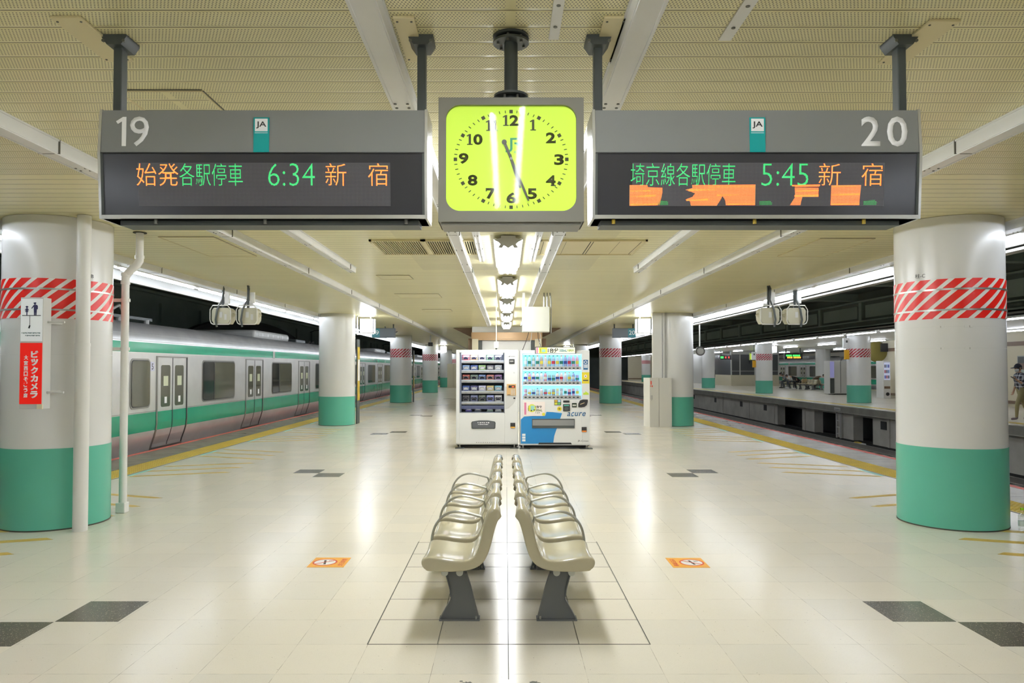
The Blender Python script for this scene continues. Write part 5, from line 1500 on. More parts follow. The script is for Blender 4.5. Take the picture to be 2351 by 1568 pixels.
rows_d = [
 [('mint green','bottle'),('mint green','bottle'),('dark green','bottle'),('pale pink','bottle'),('brown','bottle'),('pale pink','bottle'),('teal','bottle'),('water blue','bottle'),('clear pale blue','bottle'),('clear pale blue','bottle'),('deep blue','bottle'),('purple','bottle'),('magenta','bottle'),('red','bottle')],
 [('white','bottle'),('magenta','bottle'),('pale pink','bottle'),('white','bottle'),('white','bottle'),('red','bottle'),('teal','can'),('teal','can'),('peach','bottle'),('peach','bottle'),('white','bottle'),('mint green','bottle'),('deep blue','bottle'),('purple','can')],
 [('red','can'),('white','can'),('mint green','can'),('grey','bottle'),('pale pink','bottle'),('teal','can'),('clear pale blue','can'),('black','can'),('yellow','carton'),('grey','carton'),('white','carton'),('red','can'),('magenta','carton'),('white','carton')]]
hts = {'bottle': 0.20, 'can': 0.125, 'carton': 0.135}
for r_, row in enumerate(rows_d):
    for c_, (col, kind) in enumerate(row):
        h = hts[kind]*(1.0 if kind != 'bottle' else (1.06, 0.86, 0.70)[r_])
        x = wx0 + 0.06 + c_*0.0775
        lab = '%s drink %s, %s from the left on the %s lit shelf' % (col, kind, ORD[c_], ['top','middle','bottom'][r_])
        q = thing('drink_'+kind, lab, 'drink', (DX+x, DY+0.105, dsh[r_]-0.002), 0, 'sample drinks in the drinks machine')
        bottle_parts(kind, col, 'white', h).build('container', q)
        b = MB(); rr = 0.0358
        lc = random.choice([(235,235,240),(240,240,225),(70,80,150),(205,60,80),(60,140,120),(235,215,90)])
        if kind == 'carton': b.box(-0.0285, -0.0285, h*0.25, 0.0285, 0.0285, h*0.62, colmat('lb%d%d%d' % lc, lc))
        else: b.lathe([(rr, h*0.22), (rr, h*0.50)], colmat('lb%d%d%d' % lc, lc), 14)
        b.build('drink_label', q)
        if kind == 'bottle':
            b = MB(); b.cyl((0, 0, h*0.92), 0.0165, h*0.08, 'z', random.choice([M_SIGNWHITE, colmat('cap_g', (70,150,90)), colmat('cap_o', (225,140,60))]), 12); b.build('bottle_cap', q)

# ---- hanging switch box and cable drop above the machines
t = thing('switch_box', 'cream steel box hanging from the ceiling above the vending machines', 'electrical box', (0.59, 14.2, 2.262))
b = MB(); b.box(-0.268, -0.0, 0, 0.268, 0.22, 0.495, mat('box_cream', (0.50, 0.50, 0.42, 1), 0.4)); b.build('box_body', t, bevel=0.006)
b = MB(); b.box(-0.262, -0.006, 0.006, 0.262, 0.0, 0.489, MATS['box_cream']); b.build('box_door', t, bevel=0.003)
for x in (0.165, 0.225):
    b = MB(); b.cyl((x, 0.12, 0.49), 0.016, CEIL-2.262-0.492, 'z', M_TUBE, 14); b.build('hanger_rod', t)
b = MB(); b.box(-0.268, 0.05, 0.49, -0.215, 0.14, CEIL-2.262-0.002, M_WPIPE); b.build('cable_riser', t)
b = MB(); b.tube([(0.30, 0.12, -0.02), (0.30, 0.12, 0.62), (0.28, 0.12, CEIL-2.262-0.002)], 0.014, M_GREY, 10); b.build('conduit', t)
for i, (x0_, pts) in enumerate(((-0.14, [(-0.14, 0.1, 0.0), (-0.15, 0.1, -0.05), (-0.20, 0.12, -0.20), (-0.255, 0.14, -0.34), (-0.262, 0.14, -0.352)]), (-0.08, [(-0.08, 0.1, 0), (-0.09, 0.12, -0.12), (-0.12, 0.16, -0.3), (-0.12, 0.2, -0.352)]),
                       (0.04, [(0.04, 0.1, 0), (0.05, 0.12, -0.12), (0.09, 0.14, -0.25), (0.10, 0.16, -0.352)]), (0.08, [(0.08, 0.1, 0), (0.10, 0.12, -0.10), (0.07, 0.13, -0.22), (0.11, 0.16, -0.352)]))):
    b = MB(); b.tube(pts, 0.006, M_BLACK if i % 2 == 0 else M_LGREY, 6); b.build('power_cable', t)
t = thing('cable_drop', 'thin white ceiling rod ending in a small white socket on the snack machine', 'cable drop', (-0.185, 14.3, 1.916))
b = MB(); b.cyl((0, 0, 0.15), 0.008, CEIL-1.916-0.152, 'z', M_WHITE, 10); b.build('rod', t)
b = MB(); b.box(-0.045, -0.03, 0.035, 0.045, 0.03, 0.16, M_WHITE); b.build('socket_box', t, bevel=0.006)
b = MB(); b.cyl((0, 0, 0.012), 0.018, 0.025, 'z', M_DKGREY, 10); b.cyl((0, 0, 0.0), 0.006, 0.02, 'z', M_DKGREY, 8); b.build('plug', t)

# ================================================================== CABINET at the second right column
t = thing('low_cabinet', 'low cream cabinet with chamfered corner joined to the right column', 'cabinet', (4.03, 19.32, 0))
P = [(-0.31, 0.13), (-0.22, 0.0), (0.36, 0.0), (0.36, 0.19), (0.10, 0.33), (-0.31, 0.40)]
b = MB(); b.prism(P, 'xy', 0, 1.30, mat('cabinet_cream', (0.66, 0.645, 0.59, 1), 0.35)); b.build('cabinet_body', t)
b = MB(); b.box(0.02, -0.002, 0.01, 0.026, 0.0, 1.29, M_JOINT); b.box(0.33, -0.002, 0.01, 0.336, 0.0, 1.29, M_LGREY); b.build('door_gap', t)
b = MB(); P = [(-0.313, 0.132), (-0.223, 0.0)]; b.box(-0.20, -0.006, 1.12, -0.17, 0.0, 1.22, M_RED); b.build('red_mark', t)
print_marks(2, M_STRED, -0.21, -0.13, 1.06, 1.10, -0.001, t)
print_marks(3, M_GREY, -0.20, -0.14, 0.70, 0.84, -0.001, t)
t = thing('wall_duct', 'white rectangular duct standing on the cream cabinet up to the ceiling', 'duct', (4.08, 19.5, 1.30))
b = MB(); b.box(-0.15, 0, 0, 0.10, 0.12, CEIL-1.302, M_WPIPE); b.build('duct_body', t, bevel=0.004)
b = MB(); b.box(0.11, 0.0, 0, 0.17, 0.10, CEIL-1.302, M_LGREY); b.build('narrow_duct', t)

# ================================================================== CAMERA PAIRS (box housings under the ceiling edge)
def camera_box(label, x, y, s, dropx):
    t = thing('platform_camera', label, 'camera housing', (x, y, 2.36), 0, None)
    t.scale = (0.88, 0.88, 1.0)
    b = MB()
    P = [(-0.19, 0.03), (-0.15, -0.03), (0.15, -0.03), (0.20, 0.05), (0.20, 0.21), (0.15, 0.255), (-0.15, 0.255), (-0.19, 0.21)]
    b.prism([(x_*s, z_+0.02) for x_, z_ in P], 'xz', -0.11, 0.16, M_FLOOD); b.build('housing', t, bevel=0.012)
    b = MB(); b.tube([(s*q[0], -0.125, q[1]) for q in ((-0.19, 0.0), (-0.215, 0.06), (-0.215, 0.24), (-0.16, 0.315), (0.14, 0.315), (0.20, 0.25), (0.205, 0.04), (0.17, -0.02), (-0.15, -0.02), (-0.19, 0.0))], 0.010, M_WPIPE, 8); b.build('guard_frame', t)
    b = MB(); b.cyl((s*0.20, 0.02, 0.15), 0.045, 0.05*s, 'x', M_FLOOD, 12, r2=0.012); b.build('side_cone', t)
    b = MB(); b.box(-0.03, -0.115, 0.10, 0.03, -0.111, 0.20, M_LGREY); b.box(0.07, -0.115, 0.06, 0.12, -0.111, 0.16, M_LGREY); b.build('label_plate', t)
    b = MB(); hb = CEIL-2.36-0.002
    b.box(dropx-0.02, -0.02, 0.27, dropx+0.02, 0.02, hb, M_DKGREY); b.build('hanger', t)
    b = MB(); b.box(dropx+0.04, -0.03, 0.36, dropx+0.13, 0.03, 0.56, M_WPIPE); b.box(dropx-0.1, -0.01, 0.33, dropx+0.1, 0.01, 0.36, M_WPIPE); b.build('junction_plate', t)
    b = MB(); b.tube([(dropx, -0.04, hb), (dropx+0.03, -0.05, 0.62), (dropx+0.01, -0.07, 0.42), (dropx-0.06*s, -0.15, 0.24), (dropx-0.09*s, -0.155, 0.06), (dropx-0.07*s, -0.14, -0.07)], 0.020, M_DKGREY, 8); b.build('cable', t)
for args in (('boxy cream camera housing under the left ceiling edge, left of its twin', -5.08, 13.1, 1, 0.0),
             ('boxy cream camera housing under the left ceiling edge, right of its twin', -4.61, 13.1, 1, -0.02),
             ('boxy cream camera housing under the right ceiling edge, left of its twin', 4.72, 13.1, -1, 0.0),
             ('boxy cream camera housing under the right ceiling edge, right of its twin', 5.19, 13.1, -1, 0.0)):
    camera_box(*args)

# ================================================================== TRAIN
CARL = 19.7
PROF = [(-0.16, -0.28), (-0.14, -0.10), (-0.105, 0.05), (-0.05, 0.20), (-0.012, 0.34), (0.0, 0.48), (0.0, 0.70), (0.0, 1.84), (0.0, 1.86), (0.0, 2.05), (-0.012, 2.09), (-0.05, 2.22), (-0.14, 2.34), (-0.34, 2.44), (-0.75, 2.50), (-1.475, 2.53)]
def prof_x(z):
    for (xa, za), (xb, zb) in zip(PROF[:-1], PROF[1:]):
        if za <= z <= zb: return xa + (xb-xa)*(z-za)/(zb-za)
    return PROF[0][0]
def side_patch(b, y0, y1, z0, z1, off, m, zs=()):
    """curved panel lying on the car side, off metres proud of it"""
    Z = sorted(set([z0, z1] + [z for _, z in PROF if z0 < z < z1] + [z for z in zs if z0 < z < z1]))
    vs = []
    for z in Z:
        x = prof_x(z)
        vs += [(x+off, y0, z), (x+off, y1, z), (x-0.01, y0, z), (x-0.01, y1, z)]
    n = len(Z)
    for i in range(n-1):
        a = i*4; c = a+4
        mm = m(0.5*(Z[i]+Z[i+1])) if callable(m) else m
        b.raw([vs[a], vs[a+1], vs[c+1], vs[c]], [(0, 1, 2, 3)], mm)
        b.raw([vs[a], vs[c], vs[c+2], vs[a+2]], [(0, 1, 2, 3)], mm)
        b.raw([vs[a+1], vs[a+3], vs[c+3], vs[c+1]], [(0, 1, 2, 3)], mm)
    return b
def stripe_m(z): return M_TGREEN if 0.34 <= z <= 0.70 else M_STEEL
def make_car():
    t = thing('train_car', 'x', 'train car', (0, 0, 0))
    b = MB()
    full = PROF + [(-2.95-x, z) for x, z in PROF[-2::-1]]
    n = len(full); vs = [(x, 0.0, z) for x, z in full] + [(x, CARL, z) for x, z in full]; b.v = list(vs)
    for i in range(n-1):
        z = 0.5*(full[i][1]+full[i+1][1])
        m = M_TGREEN if (0.34 < z < 0.70 or 1.86 < z < 2.05) else (M_ROOF if z > 2.2 else M_STEEL)
        b.f.append((i, i+1, n+i+1, n+i)); b.fm.append(b.mi(m))
    b.f.append(tuple(range(n))); b.fm.append(b.mi(M_STEEL)); b.f.append(tuple(range(n, 2*n))); b.fm.append(b.mi(M_STEEL))
    b.build('car_body', t)
    b = MB()
    for z in (1.845, 2.07): side_patch(b, 0.02, CARL-0.02, z, z+0.014, 0.008, M_WHITE if z < 2 else M_RAILSTEEL)
    side_patch(b, 0.02, CARL-0.02, 0.715, 0.725, 0.006, M_RAILSTEEL)
    b.build('side_bead', t)
    b = MB(); b.box(-2.7, 0.1, -1.0, -0.25, CARL-0.1, -0.28, M_RUBBER_SHADE); b.build('underframe', t)
    dc = [2.40, 7.34, 12.28, 17.22]
    for c in dc:
        # door opening rim, two leaves
        b = MB()
        for y0_, y1_ in ((c-0.70, c-0.655), (c+0.655, c+0.70)): side_patch(b, y0_, y1_, -0.06, 1.80, 0.014, M_RAILSTEEL)
        side_patch(b, c-0.70, c+0.70, 1.775, 1.80, 0.014, M_RAILSTEEL)
        side_patch(b, c-0.66, c+0.66, -0.05, -0.015, 0.035, M_RAILSTEEL)
        rim = b.build('door_frame', t)
        for s in (-1, 1):
            b = MB(); a0, a1 = (c-0.645, c-0.012) if s < 0 else (c+0.012, c+0.645)
            side_patch(b, a0, a1, -0.01, 1.77, 0.006, stripe_m, zs=(0.34, 0.70))
            lf = b.build('door_leaf', t)
            b = MB(); cc = (a0+a1)/2 + 0.02*s*-1
            P = rrect(cc-0.20, 0.78, cc+0.20, 1.62, 0.05, 5)
            b.prism(P, 'yz', 0.0, 0.010, M_TGLASS); b.build('door_window', lf)
            b = MB(); b.box(0.010, cc-0.10, 1.20, 0.012, cc+0.10, 1.40, colmat('notice', (200, 205, 175))); b.build('door_sticker', lf); b = MB(); b.box(0.010, cc-0.05, 0.85, 0.012, cc+0.05, 0.98, M_SIGNWHITE); b.build('door_sticker', lf)
        b = MB(); side_patch(b, c-0.012, c+0.012, -0.01, 1.77, 0.010, M_RUBBER_SHADE); side_patch(b, c+0.645, c+0.675, -0.01, 1.78, 0.016, M_RUBBER_SHADE); side_patch(b, c-0.655, c-0.647, -0.01, 1.78, 0.012, M_RUBBER_SHADE); b.build('door_rubber', t)
    wins = [(0.72, 1.42)] + [(c+1.50, c+3.44) for c in dc[:-1]] + [(18.30, 19.0)]
    for (a0, a1) in wins:
        b = MB(); P = rrect(a0-0.03, 0.79, a1+0.03, 1.74, 0.11, 6); b.prism(P, 'yz', 0.0, 0.010, M_RAILSTEEL); fr = b.build('window_frame', t)
        b = MB(); P = rrect(a0, 0.82, a1, 1.71, 0.09, 6); b.prism(P, 'yz', 0.002, 0.014, M_RUBBER_SHADE); b.build('window_gasket', fr)
        b = MB(); P = rrect(a0+0.015, 0.835, a1-0.015, 1.695, 0.08, 6); b.prism(P, 'yz', 0.004, 0.017, M_TGLASS); b.build('window_pane', fr)
        if a1-a0 > 1:
            b = MB(); b.prism(rrect(a0+0.015, 0.835, a0+0.64, 1.695, 0.08, 6), 'yz', 0.017, 0.0185, M_TGLASS2); b.build('window_pane', fr)
        if a1-a0 > 1:
            b = MB(); b.box(0.010, a0+0.62, 0.83, 0.021, a0+0.665, 1.70, M_RUBBER_SHADE); b.build('window_bar', fr)
    b = MB(); b.box(-2.35, 13.4, 2.46, -0.60, 14.6, 2.60, M_DKGREY); b.build('roof_gear_box', t, bevel=0.03)
    b = MB(); b.box(-2.35, 8.9, 2.44, -0.52, 12.3, 2.70, M_LGREY); b.build('roof_air_unit', t, bevel=0.10, seg=4)
    b = MB()
    for k in range(6): b.box(-0.525, 9.15+k*0.5, 2.52, -0.515, 9.5+k*0.5, 2.62, M_GREY)
    b.build('air_unit_grille', t)
    # pantograph folded on the roof
    b = MB()
    for x in (-2.2, -0.75):
        b.box(x-0.03, 0.6, 2.56, x+0.03, 3.0, 2.62, M_DKGREY)
        for y in (0.7, 1.7, 2.8): b.cyl((x, y, 2.48), 0.06, 0.10, 'z', M_GREY, 10)
        b.tube([(x, 0.7, 2.62), (x+0.05, 1.0, 2.78), (x, 1.3, 2.66), (x+0.05, 1.6, 2.80), (x, 1.9, 2.66)], 0.03, M_LGREY, 8)
    b.tube([(-1.475, 1.0, 2.64), (-1.475, 2.9, 3.02), (-1.475, 1.6, 3.30)], 0.035, M_DKGREY, 8)
    b.tube([(-2.3, 1.6, 3.24), (-2.1, 1.6, 3.32), (-0.85, 1.6, 3.32), (-0.65, 1.6, 3.24)], 0.02, M_DKGREY, 8)
    b.build('pantograph', t)
    b = MB(); b.box(0.0, 8.9, 1.84, 0.012, 9.08, 2.05, M_GREY); b.build('destination_lamp', t)
    b = MB(); b.box(0.0, 1.46, 1.50, 0.004, 1.62, 1.68, colmat('numplate', (205, 205, 225))); npl = b.build('number_plate', t)
    me = text_mesh('5', M_INK, 0.0, 0.01)
    xs = [v.co.x for v in me.vertices]; ys = [v.co.y for v in me.vertices]; ax, bx, ay, by = min(xs), max(xs), min(ys), max(ys)
    for v in me.vertices: v.co = (0.0046, 1.505+(v.co.x-ax)/(bx-ax)*0.07, 1.53+(v.co.y-ay)/(by-ay)*0.12)
    o = bpy.data.objects.new('lettering', me); COL.objects.link(o); o.parent = t
    b = MB(); b.box(-1.95, CARL, -0.1, -1.0, CARL+0.30, 2.1, M_RUBBER_SHADE); b.build('gangway_bellows', t)
    return t
car0 = make_car()
TX0 = -6.90
CAR_Y = 12.72
for k in range(-1, 4):
    y = CAR_Y + k*20.0
    lab = {-1: 'train car almost hidden behind the near left column', 0: 'silver and green train car nearest in view, between the two left columns', 1: 'second silver and green train car, seen between the far left columns',
           2: 'third silver and green train car beyond the far columns', 3: 'farthest silver and green train car at the left platform'}[k]
    if k == 0:
        car0.location = (TX0, y, 0); car0['label'] = lab; car0['group'] = 'cars of the left train'
    else: dup(car0, (TX0, y, 0), label=lab, group='cars of the left train')
for k in range(3):
    dup(car0, (27.45, 60+20*k+CARL-20, 0), rotz=PI, label='green striped train car behind the opposite platform, %s in line' % ORD[k], group='cars of the train behind the opposite platform')

# ================================================================== SMALL HANGING SIGNS, SPEAKERS, FAR ITEMS ON OUR PLATFORM
def far_sign(label, x, y, z, w, h, num, symx):
    t = thing('hanging_sign', label, 'hanging sign', (x, y, z))
    b = MB(); b.box(-w/2, -0.10, 0, w/2, 0.10, h, colmat('sign_slate', (88, 92, 104))); b.build('sign_box', t, bevel=0.004)
    b = MB(); b.box(-w/2+0.01, -0.105, 0.01, w/2-0.01, -0.10, h-0.01, colmat('sign_face', (105, 112, 124))); fc = b.build('sign_face', t)
    b = MB(); b.box(symx-0.13, -0.108, 0.01, symx+0.13, -0.105, h-0.01, colmat('sign_tealface', (70, 135, 150))); b.build('teal_panel', fc)
    fit_text(num, M_SIGNWHITE, symx-0.10, symx+0.10, h*0.3, h*0.75, -0.108, fc)
    for sx in (-1, 1):
        b = MB(); b.box(sx*w*0.42-0.02, -0.02, h, sx*w*0.42+0.02, 0.02, CEIL-z-0.002, M_DKGREY); b.build('post', t)
far_sign('small slate blue hanging sign under the box lamp at the second left column', -4.10, 24.6, 2.58, 0.75, 0.32, '19', -0.26)
far_sign('small slate blue hanging sign under the box lamp beside the cabinet column', 3.98, 24.6, 2.58, 0.75, 0.32, '20', 0.26)
t = thing('speaker', 'small black square speaker hanging from the ceiling left of the machines', 'speaker', (-3.4, 33.0, 2.55))
b = MB(); b.box(-0.10, -0.08, 0, 0.10, 0.08, 0.17, M_BLACK); b.build('speaker_box', t, bevel=0.01)
b = MB(); b.cyl((0, 0, 0.17), 0.03, CEIL-2.55-0.172, 'z', M_LGREY, 10); b.build('speaker_stem', t)
# slim vertical yellow boards on the far side of the columns
for x, y, s, lb in ((-4.185, 20.5, 1, 'narrow yellow edged notice board on the right flank of the second left column'), (-4.27, 33.6, 1, 'narrow yellow edged notice board behind the third left column')):
    t = thing('notice_board', lb, 'notice board', (x, y, 0.0))
    b = MB(); b.box(-0.0, -0.06, 0, 0.03, 0.30, 2.37, M_DKGREY); b.build('board_frame', t)
    b = MB(); b.box(0.03, -0.03, 0.65, 0.036, 0.27, 2.15, M_YELLOW); b.box(0.036, 0.0, 1.2, 0.038, 0.24, 1.8, M_SIGNWHITE); b.build('board_poster', t)
t = thing('ceiling_cable', 'black cable looping from the ceiling beside the far left columns', 'cable', (-4.3, 26.0, CEIL))
b = MB(); b.tube([(0, 0, -0.001), (-0.1, 0.8, -0.12), (-0.2, 2.0, -0.18), (-0.15, 3.0, -0.10), (-0.1, 3.6, -0.002)], 0.02, M_BLACK, 8); b.build('cable_loop', t)
t = thing('cream_cabinet', 'tall cream cabinet far away beside the last left columns', 'cabinet', (-4.0, 57.5, 0))
b = MB(); b.box(-0.6, 0, 0, 0.35, 0.5, 1.9, M_CREAM); b.build('cabinet_body', t, bevel=0.01)
b = MB(); b.box(-0.13, -0.003, 0.02, -0.12, 0, 1.88, M_BROWN); b.build('door_gap', t)
t = thing('round_speaker', 'round grey speaker on a white pole beyond the cabinet column', 'speaker', (5.72, 21.5, 2.06))
b = MB(); b.cyl((0, -0.05, 0.0), 0.13, 0.10, 'y', M_GREY, 24); b.ring((0, -0.06, 0.0), 0.14, 0.10, 0.03, 'y', M_RAILSTEEL, 24); b.build('speaker_ring', t)
b = MB(); b.cyl((0.0, 0.0, 0.10), 0.02, 0.68, 'z', M_WHITE, 10); b.build('pole', t)
# plastic bottle
t = thing('water_bottle', 'empty clear plastic bottle with a lime cap beside the right column', 'bottle', (4.94, 7.02, 0.0))
M_PET = make_pet('clear_pet')
b = MB()
prof = [(0.026, 0.001), (0.032, 0.006)]
for k in range(6): prof += [(0.033, 0.014+k*0.016), (0.0315, 0.022+k*0.016)]
prof += [(0.033, 0.115), (0.033, 0.15), (0.026, 0.178), (0.014, 0.195), (0.013, 0.205)]
b.lathe(prof, M_PET, 20); b.build('bottle_body', t)
b = MB(); b.lathe([(0.0295, 0.05), (0.0335, 0.052), (0.0335, 0.10), (0.0295, 0.102)], colmat('bottle_label', (205, 215, 212)), 20); b.build('bottle_wrap', t)
b = MB(); b.cyl((0, 0, 0.203), 0.0155, 0.020, 'z', colmat('lime_cap', (150, 205, 20)), 16); b.build('bottle_cap', t)

# ================================================================== OBJECTS ON THE OPPOSITE PLATFORM
# waiting room with grey glass
t = thing('waiting_room', 'grey glazed waiting room on the opposite platform left of the seated people', 'waiting room', (19.75, 64.0, 0))
b = MB(); b.box(0, 0, 0.0, 4.2, 0.12, 0.95, M_CREAM); b.box(4.08, 0.12, 0, 4.2, 6, 0.95, M_CREAM); b.box(0, 0.12, 0, 0.12, 6, 0.95, M_CREAM); b.build('low_wall', t)
b = MB(); b.box(0, 0.04, 0.95, 4.2, 0.07, 2.75, mat('room_glass_grey', (0.10, 0.105, 0.11, 1), 0.12)); b.box(0.04, 0.1, 0.95, 0.07, 6, 2.75, MATS['room_glass_grey']); b.build('glass_wall', t)
b = MB()
for x in (0, 0.75, 2.05, 3.25, 4.12): b.box(x, 0, 0.95, x+0.08, 0.12, 2.78, M_LGREY)
b.box(0, 0, 2.75, 4.2, 0.12, CEIL-0.03, M_LGREY); b.box(0, 0.0, 1.28, 4.2, 0.03, 1.31, M_LGREY)
b.build('room_frame', t)
t = thing('pictogram_board', 'dark board with a white train pictogram in front of the waiting room glass', 'board', (21.35, 63.8, 1.95))
b = MB(); b.box(0, 0, 0, 0.85, 0.05, 0.85, M_DKGREY); b.box(0.1, 0.02, 0.85, 0.13, 0.05, 1.068, M_DKGREY); b.box(0.7, 0.02, 0.85, 0.73, 0.05, 1.068, M_DKGREY); b.build('board_plate', t)
b = MB(); b.box(0.30, -0.01, 0.42, 0.55, 0, 0.72, M_SIGNWHITE); b.box(0.34, -0.014, 0.55, 0.51, -0.01, 0.67, M_DKGREY); b.box(0.27, -0.01, 0.33, 0.58, 0, 0.36, M_SIGNWHITE); b.build('train_pictogram', t)
t = thing('small_clock', 'small lime green square clock hanging over the opposite platform', 'clock', (20.6, 60.5, 2.22))
b = MB(); b.box(-0.36, 0, 0, 0.36, 0.2, 0.58, colmat('lime_frame', (150, 165, 60))); b.build('frame', t)
b = MB(); b.prism(rrect(-0.32, 0.04, 0.32, 0.54, 0.07), 'xz', -0.01, 0.0, M_CLOCKFACE); f_ = b.build('face', t)
b = MB(); b.box(-0.008, -0.02, 0.12, 0.008, -0.01, 0.30, M_INK); b.box(0.0, -0.02, 0.29, 0.16, -0.01, 0.305, M_INK); b.build('clock_hands', f_)
b = MB(); b.box(-0.03, 0.07, 0.58, 0.03, 0.13, CEIL-2.22-0.022, M_DKGREY); b.build('post', t)
def led_sign(label, x, y, z, w, segs):
    t = thing('led_sign', label, 'departure sign', (x, y, z))
    b = MB(); b.box(-w/2, 0, 0, w/2, 0.2, 0.40, M_BLACK); b.build('sign_box', t)
    for (a, c, z0, z1, col) in segs:
        b = MB(); n = max(1, int((c-a)/0.10))
        for k in range(n):
            xa = -w/2+w*0+a+k*(c-a)/n; b.box(xa, -0.008, z0, xa+(c-a)/n*0.7, 0, z1, colmat('led_'+col, {'g': (60, 255, 90), 'o': (255, 150, 50), 'r': (255, 50, 40)}[col], es=2.2))
        b.build('led_text', t)
    for sx in (-1, 1):
        b = MB(); b.box(sx*w*0.4-0.03, 0.07, 0.40, sx*w*0.4+0.03, 0.13, CEIL-z-0.022, M_DKGREY); b.build('post', t)
led_sign('hanging sign with green and orange lit text above the seated people', 20.9, 53.0, 2.20, 1.30, [(0.12, 0.55, 0.21, 0.32, 'g'), (0.60, 1.15, 0.21, 0.32, 'g'), (0.2, 0.6, 0.07, 0.18, 'o'), (0.65, 1.2, 0.07, 0.18, 'o')])
led_sign('hanging sign with one green and two red lit letters left of the small clock', 18.4, 61.0, 2.25, 0.95, [(0.05, 0.30, 0.12, 0.28, 'g'), (0.42, 0.55, 0.14, 0.26, 'r'), (0.68, 0.81, 0.14, 0.26, 'r')])
# grey two-door cabinet and drinks machine seen edge on
t = thing('grey_cabinet', 'grey two-door cabinet between the seated people and the near opposite column', 'cabinet', (19.30, 42.9, 0))
b = MB(); b.box(0, 0, 0.06, 1.36, 0.8, 1.98, M_LGREY); b.build('cabinet_body', t, bevel=0.01)
b = MB(); b.box(0.36, -0.012, 0.10, 0.38, 0.0, 1.95, M_DKGREY); b.build('door_gap', t)
b = MB(); b.box(0.0, 0.0, 0, 1.36, 0.8, 0.06, M_LOUVRE); b.build('plinth', t)
b = MB(); b.box(1.12, -0.03, 0.45, 1.16, 0.0, 0.85, M_BLACK); b.build('handle', t)
t = thing('drink_vending_machine', 'violet fronted drinks machine squeezed left of the grey cabinet', 'vending machine', (19.02, 42.85, 0))
b = MB(); b.box(0, 0, 0.05, 0.26, 0.8, 1.98, M_LGREY); b.build('cabinet_body', t)
b = MB(); b.box(0.01, -0.02, 1.0, 0.25, 0.0, 1.94, colmat('violetglow', (150, 150, 200), es=0.25)); b.build('display_window', t)
b = MB(); b.box(0.01, -0.02, 0.08, 0.25, 0.0, 0.96, M_DKGREY); b.build('lower_panel', t)
t = thing('white_vending_machine', 'white drinks machine with blue lit shelves right of the near opposite column', 'vending machine', (19.45, 37.6, 0))
b = MB(); b.box(0, 0, 0.0, 0.36, 0.75, 1.93, M_VEND); b.build('cabinet_body', t, bevel=0.01)
b = MB(); b.box(0.03, -0.01, 0.95, 0.33, 0.0, 1.85, colmat('paleglow', (205, 210, 240), es=0.3)); dw = b.build('display_window', t)
b = MB()
for r_ in range(3):
    for c_ in range(3): b.box(0.05+c_*0.09, -0.02, 1.02+r_*0.28, 0.11+c_*0.09, -0.01, 1.18+r_*0.28, colmat('wb%d' % ((r_+c_) % 4), ((90,100,190),(190,90,90),(110,110,120),(120,160,210))[(r_+c_) % 4]))
b.build('sample_bottle', dw, kind='stuff')
b = MB(); b.box(0.03, -0.015, 0.50, 0.33, 0, 0.62, M_BROWN); b.build('pickup_flap', t)
b = MB(); b.cyl((0.20, -0.02, 0.22), 0.09, 0.02, 'y', M_BLACK, 18); b.build('round_grille', t)
# olive round thing and boards above the stair wall
t = thing('round_board', 'olive round board mounted high beside the stair enclosure', 'board', (19.83, 39.0, 1.88))
b = MB(); b.box(-0.02, 0, 1.0, 0.02, 0.03, 1.138, M_DKGREY); b.cyl((0, -0.02, 0.55), 0.55, 0.06, 'y', colmat('olive', (120, 110, 55)), 36); b.build('disc', t)
b = MB(); b.box(0.18, -0.10, 0.55, 0.55, -0.02, 1.0, M_BLACK); b.build('dark_box', t)
# posters on the stair enclosure side wall
def wall_poster(label, y, w, z0, z1, cols):
    t = thing('poster', label, 'poster', (20.455, y, z0))
    b = MB(); b.box(-0.03, 0, 0, 0.0, w, z1-z0, M_TUBE); b.build('poster_frame', t)
    n = len(cols)
    for i, c_ in enumerate(cols):
        b = MB(); h = (z1-z0-0.08)/n; b.box(-0.036, 0.04, 0.04+i*h, -0.03, w-0.04, 0.04+(i+1)*h, colmat('po%d%d%d' % c_, c_)); b.build('poster_print', t)
wall_poster('framed grey poster on the cream wall behind the walking person', 28.0, 1.15, 0.95, 2.05, [(175, 180, 170), (150, 160, 155), (120, 100, 90), (80, 85, 85)])
wall_poster('framed blue lit poster on the cream wall right above the walking person', 26.0, 1.1, 0.95, 2.3, [(205, 200, 240), (90, 100, 230), (110, 140, 235)])
# notices hanging on the near columns of the opposite platform
for (x, y, z, lb) in ((15.30, 32.75, 1.95, 'yellow lantern shaped notice hanging left of the nearest opposite column'), (15.28, 44.9, 1.6, 'yellow notice hanging left of the opposite column next to the seated people')):
    t = thing('hanging_notice', lb, 'notice', (x, y, z))
    b = MB(); b.box(-0.10, -0.05, 0, 0.10, 0.05, 0.42, colmat('notice_yellow', (215, 160, 35))); b.build('notice_body', t, bevel=0.01)
    b = MB(); b.box(-0.16, -0.04, 0.47, 0.10, 0.04, 0.95, M_WHITE); b.box(-0.05, -0.05, 0.75, 0.03, -0.04, 0.85, M_DKGREY); b.build('white_plate', t)
    b = MB(); b.box(-0.03, -0.015, 0.42, 0.0, 0.015, CEIL-z-0.022, M_DKGREY); b.build('hanger', t)
